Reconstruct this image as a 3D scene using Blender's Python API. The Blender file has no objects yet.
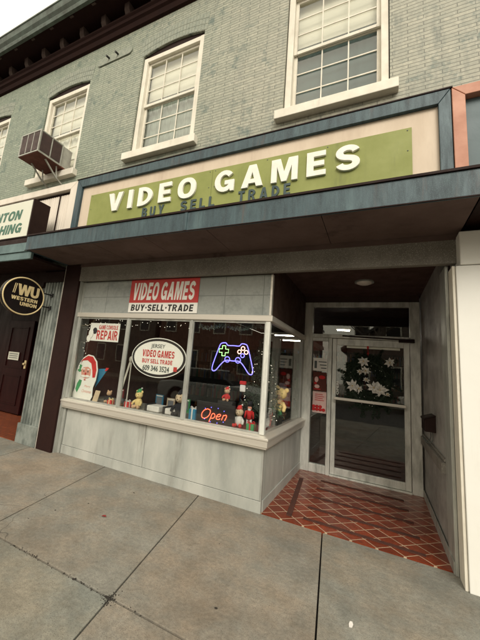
import bpy, bmesh, math, random
from mathutils import Vector, Matrix
random.seed(7)
S = bpy.context.scene
C = S.collection
R = math.radians

# ------------------------------------------------------------------ materials
def _base(name):
    m = bpy.data.materials.new(name); m.use_nodes = True
    nt = m.node_tree; b = nt.nodes['Principled BSDF']
    return m, nt, nt.nodes, nt.links, b

def _mix(nt, fac, a, b):
    n = nt.nodes.new('ShaderNodeMix'); n.data_type = 'RGBA'
    for sock, v in ((0, fac), (6, a), (7, b)):
        if isinstance(v, bpy.types.NodeSocket): nt.links.new(v, n.inputs[sock])
        elif sock == 0: n.inputs[0].default_value = v
        else: n.inputs[sock].default_value = (*v[:3], 1)
    return n.outputs[2]

def _noise(nt, vec, scale, detail=4, rough=.6):
    n = nt.nodes.new('ShaderNodeTexNoise')
    n.inputs['Scale'].default_value = scale; n.inputs['Detail'].default_value = detail
    n.inputs['Roughness'].default_value = rough
    nt.links.new(vec, n.inputs['Vector'])
    return n.outputs['Fac']

def _ramp(nt, fac, a, b):
    n = nt.nodes.new('ShaderNodeMapRange')
    n.inputs[1].default_value = a; n.inputs[2].default_value = b
    nt.links.new(fac, n.inputs[0]); n.clamp = True
    return n.outputs[0]

def _coords(nt, scale=(1, 1, 1)):
    g = nt.nodes.new('ShaderNodeNewGeometry')
    mp = nt.nodes.new('ShaderNodeMapping'); mp.inputs['Scale'].default_value = scale
    nt.links.new(g.outputs['Position'], mp.inputs['Vector'])
    return mp.outputs['Vector']

def _bump(nt, b, h, strength=.3, dist=.01, prev=None):
    n = nt.nodes.new('ShaderNodeBump'); n.inputs['Strength'].default_value = strength
    n.inputs['Distance'].default_value = dist
    nt.links.new(h, n.inputs['Height'])
    if prev: nt.links.new(prev, n.inputs['Normal'])
    nt.links.new(n.outputs[0], b.inputs['Normal'])
    return n.outputs[0]

def mat(name, col, rough=.6, metal=0, col2=None, scale=6, stretch=(1, 1, 1), lo=.35, hi=.7,
        grain=0, speck=None, speck_scale=250, bump=.15, spec=.5):
    m, nt, N, L, b = _base(name)
    v = _coords(nt, stretch)
    c2 = col2 or tuple(x * .72 for x in col)
    f = _ramp(nt, _noise(nt, v, scale, 6, .65), lo, hi)
    out = _mix(nt, f, col, c2)
    if speck:
        s = _ramp(nt, _noise(nt, _coords(nt), speck_scale, 2), .56, .64)
        out = _mix(nt, s, out, speck)
    L.new(out, b.inputs['Base Color'])
    b.inputs['Roughness'].default_value = rough; b.inputs['Metallic'].default_value = metal
    b.inputs['Specular IOR Level'].default_value = spec
    rr = nt.nodes.new('ShaderNodeMapRange'); L.new(f, rr.inputs[0])
    rr.inputs[3].default_value = rough; rr.inputs[4].default_value = min(1, rough + .18)
    L.new(rr.outputs[0], b.inputs['Roughness'])
    if bump:
        _bump(nt, b, _noise(nt, v, scale * 14, 4), bump, .004)
    return m

def emis(name, col, strength):
    m, nt, N, L, b = _base(name)
    b.inputs['Base Color'].default_value = (*[min(1, c) * .6 for c in col], 1)
    b.inputs['Emission Color'].default_value = (*col, 1)
    b.inputs['Emission Strength'].default_value = strength
    return m

def glass(name, tint=(.86, .88, .86), boost=1.0):
    m, nt, N, L, b = _base(name); N.remove(b)
    out = N['Material Output']
    g = N.new('ShaderNodeNewGeometry')
    d = N.new('ShaderNodeVectorMath'); d.operation = 'DOT_PRODUCT'
    L.new(g.outputs['Incoming'], d.inputs[0]); L.new(g.outputs['Normal'], d.inputs[1])
    a = N.new('ShaderNodeMath'); a.operation = 'ABSOLUTE'; L.new(d.outputs['Value'], a.inputs[0])
    o = N.new('ShaderNodeMath'); o.operation = 'SUBTRACT'; o.inputs[0].default_value = 1; L.new(a.outputs[0], o.inputs[1])
    p = N.new('ShaderNodeMath'); p.operation = 'POWER'; L.new(o.outputs[0], p.inputs[0]); p.inputs[1].default_value = 5
    q = N.new('ShaderNodeMath'); q.operation = 'MULTIPLY_ADD'; L.new(p.outputs[0], q.inputs[0])
    q.inputs[1].default_value = .95; q.inputs[2].default_value = .045 * boost
    t = N.new('ShaderNodeBsdfTransparent'); t.inputs[0].default_value = (*tint, 1)
    r = N.new('ShaderNodeBsdfGlossy'); r.inputs['Roughness'].default_value = .015
    r.inputs['Color'].default_value = (.95, .97, .95, 1)
    # faint smears on the panes bend the reflections a little
    bp = N.new('ShaderNodeBump'); bp.inputs['Strength'].default_value = .06; bp.inputs['Distance'].default_value = .01
    L.new(_noise(nt, _coords(nt), 1.6, 2), bp.inputs['Height']); L.new(bp.outputs[0], r.inputs['Normal'])
    mx = N.new('ShaderNodeMixShader'); L.new(q.outputs[0], mx.inputs[0])
    L.new(t.outputs[0], mx.inputs[1]); L.new(r.outputs[0], mx.inputs[2])
    L.new(mx.outputs[0], out.inputs[0])
    return m

def brick_mat(name, c1, c2, mortar, bw, bh, ms, axis='XZ', stain=None, offset=.5, rot=0, rough=.6, bstr=.5, shift=(0, 0), stain_scale=1.1, lo=.5, hi=.66):
    m, nt, N, L, b = _base(name)
    g = N.new('ShaderNodeNewGeometry')
    sep = N.new('ShaderNodeSeparateXYZ'); L.new(g.outputs['Position'], sep.inputs[0])
    cmb = N.new('ShaderNodeCombineXYZ')
    L.new(sep.outputs[0 if axis[0] == 'X' else 1], cmb.inputs[0])
    L.new(sep.outputs[2 if axis[1] == 'Z' else 1], cmb.inputs[1])
    mp = N.new('ShaderNodeMapping'); L.new(cmb.outputs[0], mp.inputs[0])
    mp.inputs['Rotation'].default_value = (0, 0, rot); mp.inputs['Location'].default_value = (*shift, 0)
    t = N.new('ShaderNodeTexBrick'); t.offset = offset; t.squash = 1
    t.inputs['Scale'].default_value = 1
    t.inputs['Brick Width'].default_value = bw; t.inputs['Row Height'].default_value = bh
    t.inputs['Mortar Size'].default_value = ms; t.inputs['Mortar Smooth'].default_value = .15
    t.inputs['Color1'].default_value = (*c1, 1); t.inputs['Color2'].default_value = (*c2, 1)
    t.inputs['Mortar'].default_value = (*mortar, 1)
    # slight waviness so that courses are not ruler straight
    nz = N.new('ShaderNodeTexNoise'); nz.inputs['Scale'].default_value = 9; L.new(mp.outputs[0], nz.inputs['Vector'])
    sc = N.new('ShaderNodeVectorMath'); sc.operation = 'MULTIPLY_ADD'
    L.new(nz.outputs['Color'], sc.inputs[0]); sc.inputs[1].default_value = (.006, .006, 0); L.new(mp.outputs[0], sc.inputs[2])
    L.new(sc.outputs[0], t.inputs['Vector'])
    out = t.outputs['Color']
    v = _coords(nt)
    out2 = _mix(nt, _ramp(nt, _noise(nt, v, 22, 5), .3, .75), out, tuple(x * .82 for x in c2))
    nm = _mix(nt, t.outputs['Fac'], out2, mortar)
    if stain:
        f = _ramp(nt, _noise(nt, v, stain_scale, 8, .72), lo, hi)
        mm = N.new('ShaderNodeMath'); mm.operation = 'MULTIPLY'; mm.inputs[1].default_value = .72; L.new(f, mm.inputs[0])
        nm = _mix(nt, mm.outputs[0], nm, stain)
    L.new(nm, b.inputs['Base Color'])
    b.inputs['Roughness'].default_value = rough
    inv = N.new('ShaderNodeMath'); inv.operation = 'SUBTRACT'; inv.inputs[0].default_value = 1; L.new(t.outputs['Fac'], inv.inputs[1])
    n1 = _bump(nt, b, inv.outputs[0], bstr, .008)
    _bump(nt, b, _noise(nt, v, 90, 3), .12, .004, n1)
    return m

M = {}
M['brick'] = brick_mat('painted_roman_brick', (.455, .435, .345), (.34, .34, .275), (.165, .165, .135), .305, .046, .0042, 'XZ', stain=(.085, .13, .12), bstr=.8, stain_scale=3.4, lo=.55, hi=.67)
def green_stain():
    # painted brick is greener towards the left of the front: real paint, patchy
    m = M['brick']; nt = m.node_tree; b = nt.nodes['Principled BSDF']
    src = b.inputs['Base Color'].links[0].from_socket
    g = nt.nodes.new('ShaderNodeNewGeometry'); s = nt.nodes.new('ShaderNodeSeparateXYZ'); nt.links.new(g.outputs['Position'], s.inputs[0])
    n = _noise(nt, _coords(nt), .9, 6, .7)
    ad = nt.nodes.new('ShaderNodeMath'); ad.operation = 'MULTIPLY_ADD'; nt.links.new(n, ad.inputs[0]); ad.inputs[1].default_value = 5; nt.links.new(s.outputs[0], ad.inputs[2])
    f = _ramp(nt, ad.outputs[0], 1.6, -3.2)
    k = nt.nodes.new('ShaderNodeMath'); k.operation = 'MULTIPLY'; k.inputs[1].default_value = .85; nt.links.new(f, k.inputs[0])
    mul = nt.nodes.new('ShaderNodeMix'); mul.data_type = 'RGBA'; mul.blend_type = 'MULTIPLY'
    nt.links.new(k.outputs[0], mul.inputs[0]); nt.links.new(src, mul.inputs[6]); mul.inputs[7].default_value = (.62, .76, .715, 1)
    nt.links.new(mul.outputs[2], b.inputs['Base Color'])
green_stain()
M['pave'] = mat('concrete_pavement', (.232, .231, .216), .88, col2=(.168, .167, .156), scale=1.7, speck=(.13, .125, .115), speck_scale=150, bump=1.0, lo=.42, hi=.62)
M['gap'] = mat('dark_joint_soil', (.03, .025, .02), .95)
M['bluegrey'] = mat('weathered_blue_grey_metal', (.036, .074, .090), .42, .05, col2=(.014, .027, .036), scale=7, stretch=(2.5, 1, .4), lo=.3, hi=.7, speck=(.05, .09, .10), speck_scale=210)
M['nbblue'] = mat('pale_teal_metal', (.12, .19, .19), .5, .1, col2=(.08, .125, .13), scale=4)
M['creampanel'] = mat('pinkish_cream_panel', (.62, .515, .40), .55, col2=(.52, .42, .32), scale=1.5, stretch=(2, 1, .5), bump=.05)
M['lime'] = mat('olive_lime_board', (.24, .262, .066), .55, col2=(.20, .222, .055), scale=2.5, bump=.05)
M['white'] = mat('white_paint', (.74, .70, .60), .45, col2=(.62, .58, .49), scale=5)
M['whitewall'] = mat('cream_white_panel', (.78, .775, .73), .45, col2=(.73, .72, .675), scale=1.5, bump=.04)
M['letterwhite'] = mat('white_letter_plastic', (.82, .80, .72), .4, col2=(.72, .70, .62), scale=8)
M['lettergrey'] = mat('slate_letter_paint', (.045, .075, .078), .6)
M['orange'] = mat('salmon_orange_metal', (.50, .235, .15), .5, col2=(.40, .18, .12), scale=4)
M['blueinner'] = mat('slate_blue_panel', (.06, .10, .115), .45, col2=(.10, .14, .15), scale=3)
M['soffit'] = mat('brown_soffit_board', (.125, .085, .074), .75, col2=(.09, .06, .052), scale=2, spec=.15)
M['darkbrown'] = mat('dark_brown_paint', (.022, .010, .008), .5, col2=(.016, .007, .006), scale=6, spec=.15)
M['pillar'] = mat('dark_brown_enamel', (.026, .011, .009), .5, col2=(.02, .009, .008), scale=3, bump=.03, spec=.12)
M['greyspeck'] = mat('speckled_grey_stone_panel', (.20, .185, .16), .55, col2=(.13, .118, .10), scale=3, speck=(.33, .32, .28), speck_scale=140)
M['greenmetal'] = mat('grey_green_enamel', (.27, .285, .225), .4, col2=(.20, .215, .17), scale=2.2, stretch=(1, 1, .5), lo=.3, hi=.75, bump=.05)
M['bulkhead'] = mat('grey_enamel_bulkhead', (.45, .455, .415), .42, col2=(.27, .285, .26), scale=2.2, stretch=(1.3, 1, .4), lo=.35, hi=.7, bump=.05)
M['upperpanel'] = brick_mat('grey_square_panel', (.28, .30, .285), (.34, .36, .335), (.17, .185, .17), .50, .25, .005, 'XZ', offset=0, rough=.34, bstr=.15, shift=(.2, .13), stain=(.15,.175,.165), stain_scale=3)
M['alu'] = mat('dull_aluminium', (.50, .51, .47), .36, .4, col2=(.28, .285, .26), scale=8, stretch=(1, 1, .3))
M['alubright'] = mat('brushed_aluminium_sill', (.74, .70, .62), .30, .5, col2=(.60, .565, .50), scale=3, stretch=(.3, .3, 6), bump=.03)
M['doormetal'] = mat('worn_aluminium_door_frame', (.72, .73, .67), .38, .2, col2=(.36, .37, .33), scale=11, stretch=(1, 1, .25), lo=.42, hi=.75)
M['fluted'] = mat('greenish_fluted_metal', (.27, .295, .27), .42, .2, col2=(.13, .148, .135), scale=6, stretch=(1, 1, .6), lo=.42, hi=.62)
M['recesswall'] = mat('grey_recess_panel', (.38, .37, .345), .45, col2=(.20, .19, .175), scale=2.2, stretch=(1, 1, 1.2), lo=.38, hi=.66)
M['recessceil'] = mat('brown_recess_ceiling', (.085, .05, .042), .7, spec=.15)
M['sidefascia'] = mat('shade_brown_panel', (.075, .045, .036), .55, spec=.15)  # shade on the bay's side fascia is put into this brown; other panels share it
M['tile'] = brick_mat('red_quarry_tile', (.30, .052, .016), (.16, .028, .010), (.50, .38, .26), .155, .155, .0048, 'XY', offset=0, rot=R(45), rough=.30, bstr=.35)
M['nbtile'] = brick_mat('red_brick_floor', (.30, .075, .025), (.20, .05, .02), (.05, .03, .025), .2, .07, .006, 'XY', rough=.4, bstr=.4)
M['strip'] = mat('dark_grip_strip', (.050, .016, .010), .85, col2=(.09, .026, .014), scale=14)
M['glass'] = glass('shop_window_glass', (.95, .96, .95), boost=1.0)
M['upglass'] = glass('upper_window_glass', (.97, .98, .97), 1.6)
M['blind'] = mat('white_window_blind', (.72, .68, .57), .8, col2=(.60, .57, .48), scale=1.5, stretch=(.6, 1, 5), bump=.02)
M['curtain'] = mat('lace_curtain', (.26, .29, .245), .9, col2=(.12, .15, .13), scale=7, stretch=(3, 1, .2), bump=.1)
M['screen'] = mat('teal_grey_insect_screen', (.035, .062, .062), .7, col2=(.065, .10, .10), scale=3, stretch=(4, 1, .2), spec=.1)
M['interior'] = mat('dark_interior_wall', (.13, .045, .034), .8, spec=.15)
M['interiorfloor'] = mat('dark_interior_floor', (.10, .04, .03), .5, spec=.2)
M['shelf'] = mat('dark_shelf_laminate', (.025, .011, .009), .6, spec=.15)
M['deck'] = mat('pale_display_deck', (.30, .28, .235), .6)
M['deckred'] = mat('red_felt', (.22, .02, .018), .9)
M['cornice'] = mat('oxblood_cornice_paint', (.018, .007, .006), .7, col2=(.026, .012, .010), scale=6, spec=.1)
M['bracket'] = mat('weathered_bracket_paint', (.085, .055, .045), .75, col2=(.05, .03, .026), scale=9)
M['gutter'] = mat('green_grey_gutter_metal', (.085, .115, .095), .5, .15, col2=(.05, .055, .045), scale=5, stretch=(1, 1, 1))
M['asphalt'] = mat('street_asphalt', (.05, .05, .048), .9)
M['red'] = mat('sign_red', (.55, .045, .04), .5, col2=(.50, .04, .038))
M['signwhite'] = mat('sign_white', (.88, .86, .80), .5, col2=(.84, .82, .76), bump=.02)
M['black'] = mat('sign_black', (.02, .018, .018), .4)
M['darkgrey'] = mat('grey_lettering', (.10, .12, .11), .5)
M['gold'] = mat('pale_gold_sign_paint', (.74, .60, .33), .4, col2=(.64, .50, .26))
M['wublack'] = mat('black_sign_acrylic', (.012, .008, .008), .25, spec=.2)
M['signcream'] = mat('pale_mint_sign_face', (.66, .66, .55), .4, col2=(.62, .62, .52), scale=1, bump=.02)
M['signgreen'] = mat('dark_green_lettering', (.06, .16, .11), .5)
M['acmetal'] = mat('grey_ac_casing', (.42, .42, .37), .5, .1, col2=(.28, .27, .24), scale=8)
M['acdark'] = mat('grimy_dark_ac_panel', (.058, .030, .027), .6, col2=(.035, .019, .017), scale=9)
M['rust'] = mat('rusty_pan', (.14, .045, .030), .8, col2=(.09, .03, .02))
M['corr'] = mat('pale_corrugated_panel', (.72, .65, .56), .5, col2=(.62, .56, .48), scale=2, stretch=(3, 1, .3))
M['nbdoor'] = mat('dark_stained_door', (.022, .004, .0035), .4, col2=(.013, .003, .003), scale=4, stretch=(2, 2, .4), spec=.12)
M['leafdark'] = mat('dark_artificial_leaf', (.035, .055, .032), .5)
M['petal'] = mat('white_silk_petal', (.85, .84, .78), .6, col2=(.62, .61, .56), scale=30, lo=.45, hi=.65, bump=.02)
M['yellow'] = mat('golden_yellow_plush', (.78, .60, .26), .95)
M['tan'] = mat('tan_plush', (.62, .40, .24), .95)
M['green'] = mat('green_cloth', (.07, .34, .13), .9)
M['redcloth'] = mat('red_cloth', (.62, .03, .03), .9)
M['whitecloth'] = mat('white_cloth', (.75, .72, .68), .9)
M['blackcloth'] = mat('black_cloth', (.02, .02, .025), .9)
M['skin'] = mat('painted_face_pink', (.78, .36, .27), .7)
M['paperblue'] = mat('blue_card', (.03, .22, .38), .6)
M['papercream'] = mat('cream_card', (.62, .48, .32), .7)
M['paperpink'] = mat('pink_flyer', (.80, .55, .50), .7)
M['woodbrown'] = mat('brown_wood', (.26, .10, .04), .6)
M['clear'] = mat('frosted_grey_plastic', (.20, .21, .23), .3)
M['carpaint'] = mat('silver_car_paint', (.72, .74, .74), .25, .2, bump=0)
M['carglass'] = mat('dark_car_glass', (.02, .025, .028), .08, bump=0)
M['rubber'] = mat('tyre_rubber', (.02, .02, .02), .9)
M['siding'] = mat('grey_brown_siding', (.16, .13, .11), .8)
M['roofing'] = mat('grey_shingles', (.09, .085, .08), .9)
M['bark'] = mat('grey_bark', (.12, .095, .075), .9)
M['neonblue'] = emis('neon_blue', (.16, .14, 1.0), 2.6)
M['neongreen'] = emis('neon_green', (.35, .9, .25), 2.2)
M['neonpink'] = emis('neon_peach', (1.0, .5, .35), 2.2)
M['neonred'] = emis('neon_red', (1.0, .11, .05), 2.4)
M['bulb'] = emis('fairy_bulb', (1.0, .88, .68), 1.5)
M['tube'] = emis('fluorescent_tube', (1.0, .90, .74), 22.0)
M['lampoff'] = mat('frosted_ceiling_lamp', (.85, .80, .72), .4)
M['terracotta'] = mat('terracotta_brick_wall', (.20, .10, .07), .85)

def streaks(key, col, amount, sc=5, zs=.12, lo=.56, hi=.72):
    """run-off streaks and grime that belong to the surface"""
    m = M[key]; nt = m.node_tree; b = nt.nodes['Principled BSDF']
    src = b.inputs['Base Color'].links[0].from_socket
    a = _ramp(nt, _noise(nt, _coords(nt, (1, 1, zs)), sc, 6, .7), lo, hi)
    g = _ramp(nt, _noise(nt, _coords(nt), sc * .35, 3), .35, .6)
    k = nt.nodes.new('ShaderNodeMath'); k.operation = 'MULTIPLY'; nt.links.new(a, k.inputs[0]); nt.links.new(g, k.inputs[1])
    k2 = nt.nodes.new('ShaderNodeMath'); k2.operation = 'MULTIPLY'; nt.links.new(k.outputs[0], k2.inputs[0]); k2.inputs[1].default_value = amount
    nt.links.new(_mix(nt, k2.outputs[0], src, col), b.inputs['Base Color'])
streaks('bluegrey', (.075, .045, .035), .8, 9, .1)
streaks('bluegrey', (.085, .145, .155), .6, 6, .25, .5, .7)
streaks('bulkhead', (.17, .16, .135), .7, 6, .1)
streaks('upperpanel', (.14, .15, .14), .8, 7, .12)
streaks('whitewall', (.52, .48, .41), .5, 7, .08)
streaks('white', (.42, .37, .30), .6, 9, .15)
streaks('brick', (.12, .14, .125), .75, 8, .12, .52, .72)
streaks('brick', (.09, .13, .125), .6, 26, 1, .55, .68)
streaks('brick', (.52, .50, .42), .5, 14, 1, .56, .66)
streaks('creampanel', (.40, .31, .23), .6, 8, .1)
streaks('lime', (.14, .155, .05), .6, 7, .12)
streaks('recesswall', (.12, .105, .095), .7, 6, .15)
streaks('fluted', (.09, .10, .09), .7, 9, .1)
streaks('greyspeck', (.09, .075, .065), .7, 7, .2)
streaks('soffit', (.035, .022, .018), .7, 3, 1)
streaks('tile', (.06, .02, .014), .5, 5, 1, .5, .68)

# ------------------------------------------------------------------ mesh helpers
class MB:
    """collects shapes given in world coordinates, builds ONE mesh object"""
    def __init__(s): s.v = []; s.f = []; s.mi = []; s.cur = 0; s.sm = set()
    def add(s, verts, faces, smooth=False):
        o = len(s.v); s.v += [tuple(p) for p in verts]
        for f in faces:
            if smooth: s.sm.add(len(s.f))
            s.f.append(tuple(i + o for i in f)); s.mi.append(s.cur)
        return s
    def box(s, x0, x1, y0, y1, z0, z1):
        if x0 > x1: x0, x1 = x1, x0
        if y0 > y1: y0, y1 = y1, y0
        if z0 > z1: z0, z1 = z1, z0
        v = [(x, y, z) for z in (z0, z1) for y in (y0, y1) for x in (x0, x1)]
        return s.add(v, [(0, 2, 3, 1), (4, 5, 7, 6), (0, 1, 5, 4), (2, 6, 7, 3), (0, 4, 6, 2), (1, 3, 7, 5)])
    def obox(s, p, ax, ay, az):
        """oriented box: centre p, half-axis vectors"""
        p, ax, ay, az = map(Vector, (p, ax, ay, az))
        v = [p + ax * i + ay * j + az * k for k in (-1, 1) for j in (-1, 1) for i in (-1, 1)]
        return s.add(v, [(0, 2, 3, 1), (4, 5, 7, 6), (0, 1, 5, 4), (2, 6, 7, 3), (0, 4, 6, 2), (1, 3, 7, 5)])
    def bar(s, a, b, w, h=None, up=(0, 0, 1)):
        a, b = Vector(a), Vector(b); d = (b - a); L = d.length; d.normalize()
        u = Vector(up); sx = d.cross(u)
        if sx.length < 1e-4: sx = d.cross(Vector((1, 0, 0)))
        sx.normalize(); uz = sx.cross(d)
        return s.obox((a + b) / 2, d * (L / 2), sx * (w / 2), uz * ((h or w) / 2))
    def prism(s, poly, ax, t0, t1):
        """polygon (u,w) swept along axis 'X' (u=y,w=z), 'Y' (u=x,w=z) or 'Z' (u=x,w=y)"""
        n = len(poly)
        P = {'X': lambda u, w, t: (t, u, w), 'Y': lambda u, w, t: (u, t, w), 'Z': lambda u, w, t: (u, w, t)}[ax]
        v = [P(u, w, t0) for u, w in poly] + [P(u, w, t1) for u, w in poly]
        f = [tuple(range(n))[::-1], tuple(range(n, 2 * n))] + [(i, (i + 1) % n, n + (i + 1) % n, n + i) for i in range(n)]
        return s.add(v, f)
    def tube(s, pts, r, n=8, closed=False, caps=True):
        pts = [Vector(p) for p in pts]; rings = []
        rr = r if isinstance(r, (list, tuple)) else [r] * len(pts)
        m = len(pts); u0 = None
        for i, p in enumerate(pts):
            if closed: d = pts[(i + 1) % m] - pts[i - 1]
            else: d = pts[min(i + 1, m - 1)] - pts[max(i - 1, 0)]
            d.normalize()
            if u0 is None or abs(u0.dot(d)) > .99:
                u0 = Vector((0, 0, 1)) if abs(d.z) < .9 else Vector((1, 0, 0))
            u = (u0 - d * u0.dot(d)).normalized(); u0 = u; w = d.cross(u)
            rings.append([p + (u * math.cos(2 * math.pi * k / n) + w * math.sin(2 * math.pi * k / n)) * rr[i] for k in range(n)])
        v = [q for rg in rings for q in rg]; f = []
        for i in range(m if closed else m - 1):
            j = (i + 1) % m
            for k in range(n): f.append((i * n + k, i * n + (k + 1) % n, j * n + (k + 1) % n, j * n + k))
        s.add(v, f, True)
        if caps and not closed:
            s.add(rings[0], [tuple(range(n))[::-1]]); s.add(rings[-1], [tuple(range(n))])
        return s
    def ell(s, c, r, n=14, m=9, rot=None):
        c = Vector(c); r = (r, r, r) if isinstance(r, (int, float)) else r
        v = []; f = []
        for i in range(m + 1):
            t = math.pi * i / m
            for k in range(n):
                a = 2 * math.pi * k / n
                q = Vector((r[0] * math.sin(t) * math.cos(a), r[1] * math.sin(t) * math.sin(a), r[2] * math.cos(t)))
                if rot: q = rot @ q
                v.append(c + q)
        for i in range(m):
            for k in range(n): f.append((i * n + k, (i + 1) * n + k, (i + 1) * n + (k + 1) % n, i * n + (k + 1) % n))
        return s.add(v, f, True)
    def disc(s, c, ax, ay, n=32, t=None):
        """filled disc; t = thickness vector"""
        c, ax, ay = Vector(c), Vector(ax), Vector(ay)
        p = [c + ax * math.cos(2 * math.pi * k / n) + ay * math.sin(2 * math.pi * k / n) for k in range(n)]
        if t is None: return s.add(p, [tuple(range(n))])
        t = Vector(t); q = [x + t for x in p]
        return s.add(p + q, [tuple(range(n))[::-1], tuple(range(n, 2 * n))] + [(i, (i + 1) % n, n + (i + 1) % n, n + i) for i in range(n)])
    def build(s, name, m, parent=None, bev=0, recalc=True):
        me = bpy.data.meshes.new(name)
        off = Vector((0, 0, 0)); p = parent
        while p is not None: off += Vector(p.location); p = p.parent
        me.from_pydata([Vector(v) - off for v in s.v], [], s.f)
        ms = m if isinstance(m, (list, tuple)) else [m]
        for x in ms: me.materials.append(x)
        for i, pl in enumerate(me.polygons):
            pl.material_index = s.mi[i]
            pl.use_smooth = i in s.sm
        if recalc:
            bm = bmesh.new(); bm.from_mesh(me); bmesh.ops.remove_doubles(bm, verts=bm.verts, dist=1e-6)
            bmesh.ops.recalc_face_normals(bm, faces=bm.faces); bm.to_mesh(me); bm.free()
        o = bpy.data.objects.new(name, me); C.objects.link(o)
        if parent is not None: o.parent = parent
        if bev:
            b = o.modifiers.new('edge', 'BEVEL'); b.width = bev; b.segments = 2; b.limit_method = 'ANGLE'; b.angle_limit = R(50)
        return o

def tag(o, label=None, cat=None, group=None, kind=None):
    if label: o['label'] = label
    if cat: o['category'] = cat
    if group: o['group'] = group
    if kind: o['kind'] = kind
    return o
def thing(name, loc, label, cat, group=None):
    o = bpy.data.objects.new(name, None); o.location = loc; o.empty_display_size = .1
    C.objects.link(o); return tag(o, label, cat, group)
def copy_tree(o, parent=None):
    c = o.copy(); C.objects.link(c)
    if parent is not None: c.parent = parent
    for ch in [x for x in C.objects if x.parent == o]: copy_tree(ch, c)
    return c

_dg = None
def text_mesh(body, bold=.0, shear=0, space=1.0):
    cu = bpy.data.curves.new('txt', 'FONT'); cu.body = body; cu.size = 1; cu.offset = bold; cu.shear = shear
    cu.space_character = space; cu.resolution_u = 3
    cu.extrude = .5; cu.fill_mode = 'BOTH'
    o = bpy.data.objects.new('txt', cu); C.objects.link(o)
    bpy.context.view_layer.update()
    me = bpy.data.meshes.new_from_object(o.evaluated_get(bpy.context.evaluated_depsgraph_get()))
    v = [tuple(p.co) for p in me.vertices]; f = [tuple(p.vertices) for p in me.polygons]
    bpy.data.objects.remove(o); bpy.data.curves.remove(cu); bpy.data.meshes.remove(me)
    return v, f
def write(mb, body, org, w, h, depth=.002, right=(1, 0, 0), up=(0, 0, 1), bold=.0, shear=0, space=1.0, fit_h=True):
    """text fitted in a w x h box; org = lower left corner on the carrying face; depth towards the viewer"""
    v, f = text_mesh(body, bold, shear, space)
    x0 = min(p[0] for p in v); x1 = max(p[0] for p in v); y0 = min(p[1] for p in v); y1 = max(p[1] for p in v)
    r, u = Vector(right), Vector(up); n = r.cross(u)
    sx = w / (x1 - x0); sy = h / (y1 - y0)
    mb.add([Vector(org) + r * ((p[0] - x0) * sx) + u * ((p[1] - y0) * sy) + n * ((p[2] + .5) * depth) for p in v], f)
    return mb

# heavy grotesque capitals drawn as outlines (the built-in font is too thin)
def _arc(cx, cy, rx, ry, a0, a1, n=18):
    return [(cx + rx * math.cos(R(a0 + (a1 - a0) * i / n)), cy + ry * math.sin(R(a0 + (a1 - a0) * i / n))) for i in range(n + 1)]
def _stroke(c, s, sy=None):
    sy = sy or s; L_, Q = [], []
    for i, p in enumerate(c):
        a, b = c[max(0, i - 1)], c[min(len(c) - 1, i + 1)]
        dx, dy = b[0] - a[0], b[1] - a[1]; l = math.hypot(dx, dy); nx, ny_ = -dy / l, dx / l
        L_.append((p[0] + nx * s / 2, p[1] + ny_ * sy / 2)); Q.append((p[0] - nx * s / 2, p[1] - ny_ * sy / 2))
    return L_ + Q[::-1]
def _rc(x0, y0, x1, y1): return [(x0, y0), (x1, y0), (x1, y1), (x0, y1)]
def _se(cx, cy, rx, ry, n=28, p=.86): 
    f = lambda v: math.copysign(abs(v) ** p, v)
    return [(cx + rx * f(math.cos(2 * math.pi * i / n)), cy + ry * f(math.sin(2 * math.pi * i / n))) for i in range(n)]
T, K = .25, .21          # stem and bar weight
def _bowl(x0, x1, y0, y1, t, k):   # D-like bowl: outline + hole
    rx = min((x1 - x0) * .75, (y1 - y0) * .8); cy = (y0 + y1) / 2
    o = [(x0, y0)] + [(x1 - rx + rx * math.cos(R(a)) , cy + (y1 - y0) / 2 * math.sin(R(a))) for a in range(-90, 91, 12)] + [(x0, y1)]
    rx2 = min(max(.03, rx - t * .95), x1 - x0 - 2 * t)
    h = [(x0 + t, y0 + k)] + [(x1 - t - rx2 + rx2 * math.cos(R(a)), cy + ((y1 - y0) / 2 - k) * math.sin(R(a))) for a in range(-90, 91, 12)] + [(x0 + t, y1 - k)]
    return [o, h]
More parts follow.
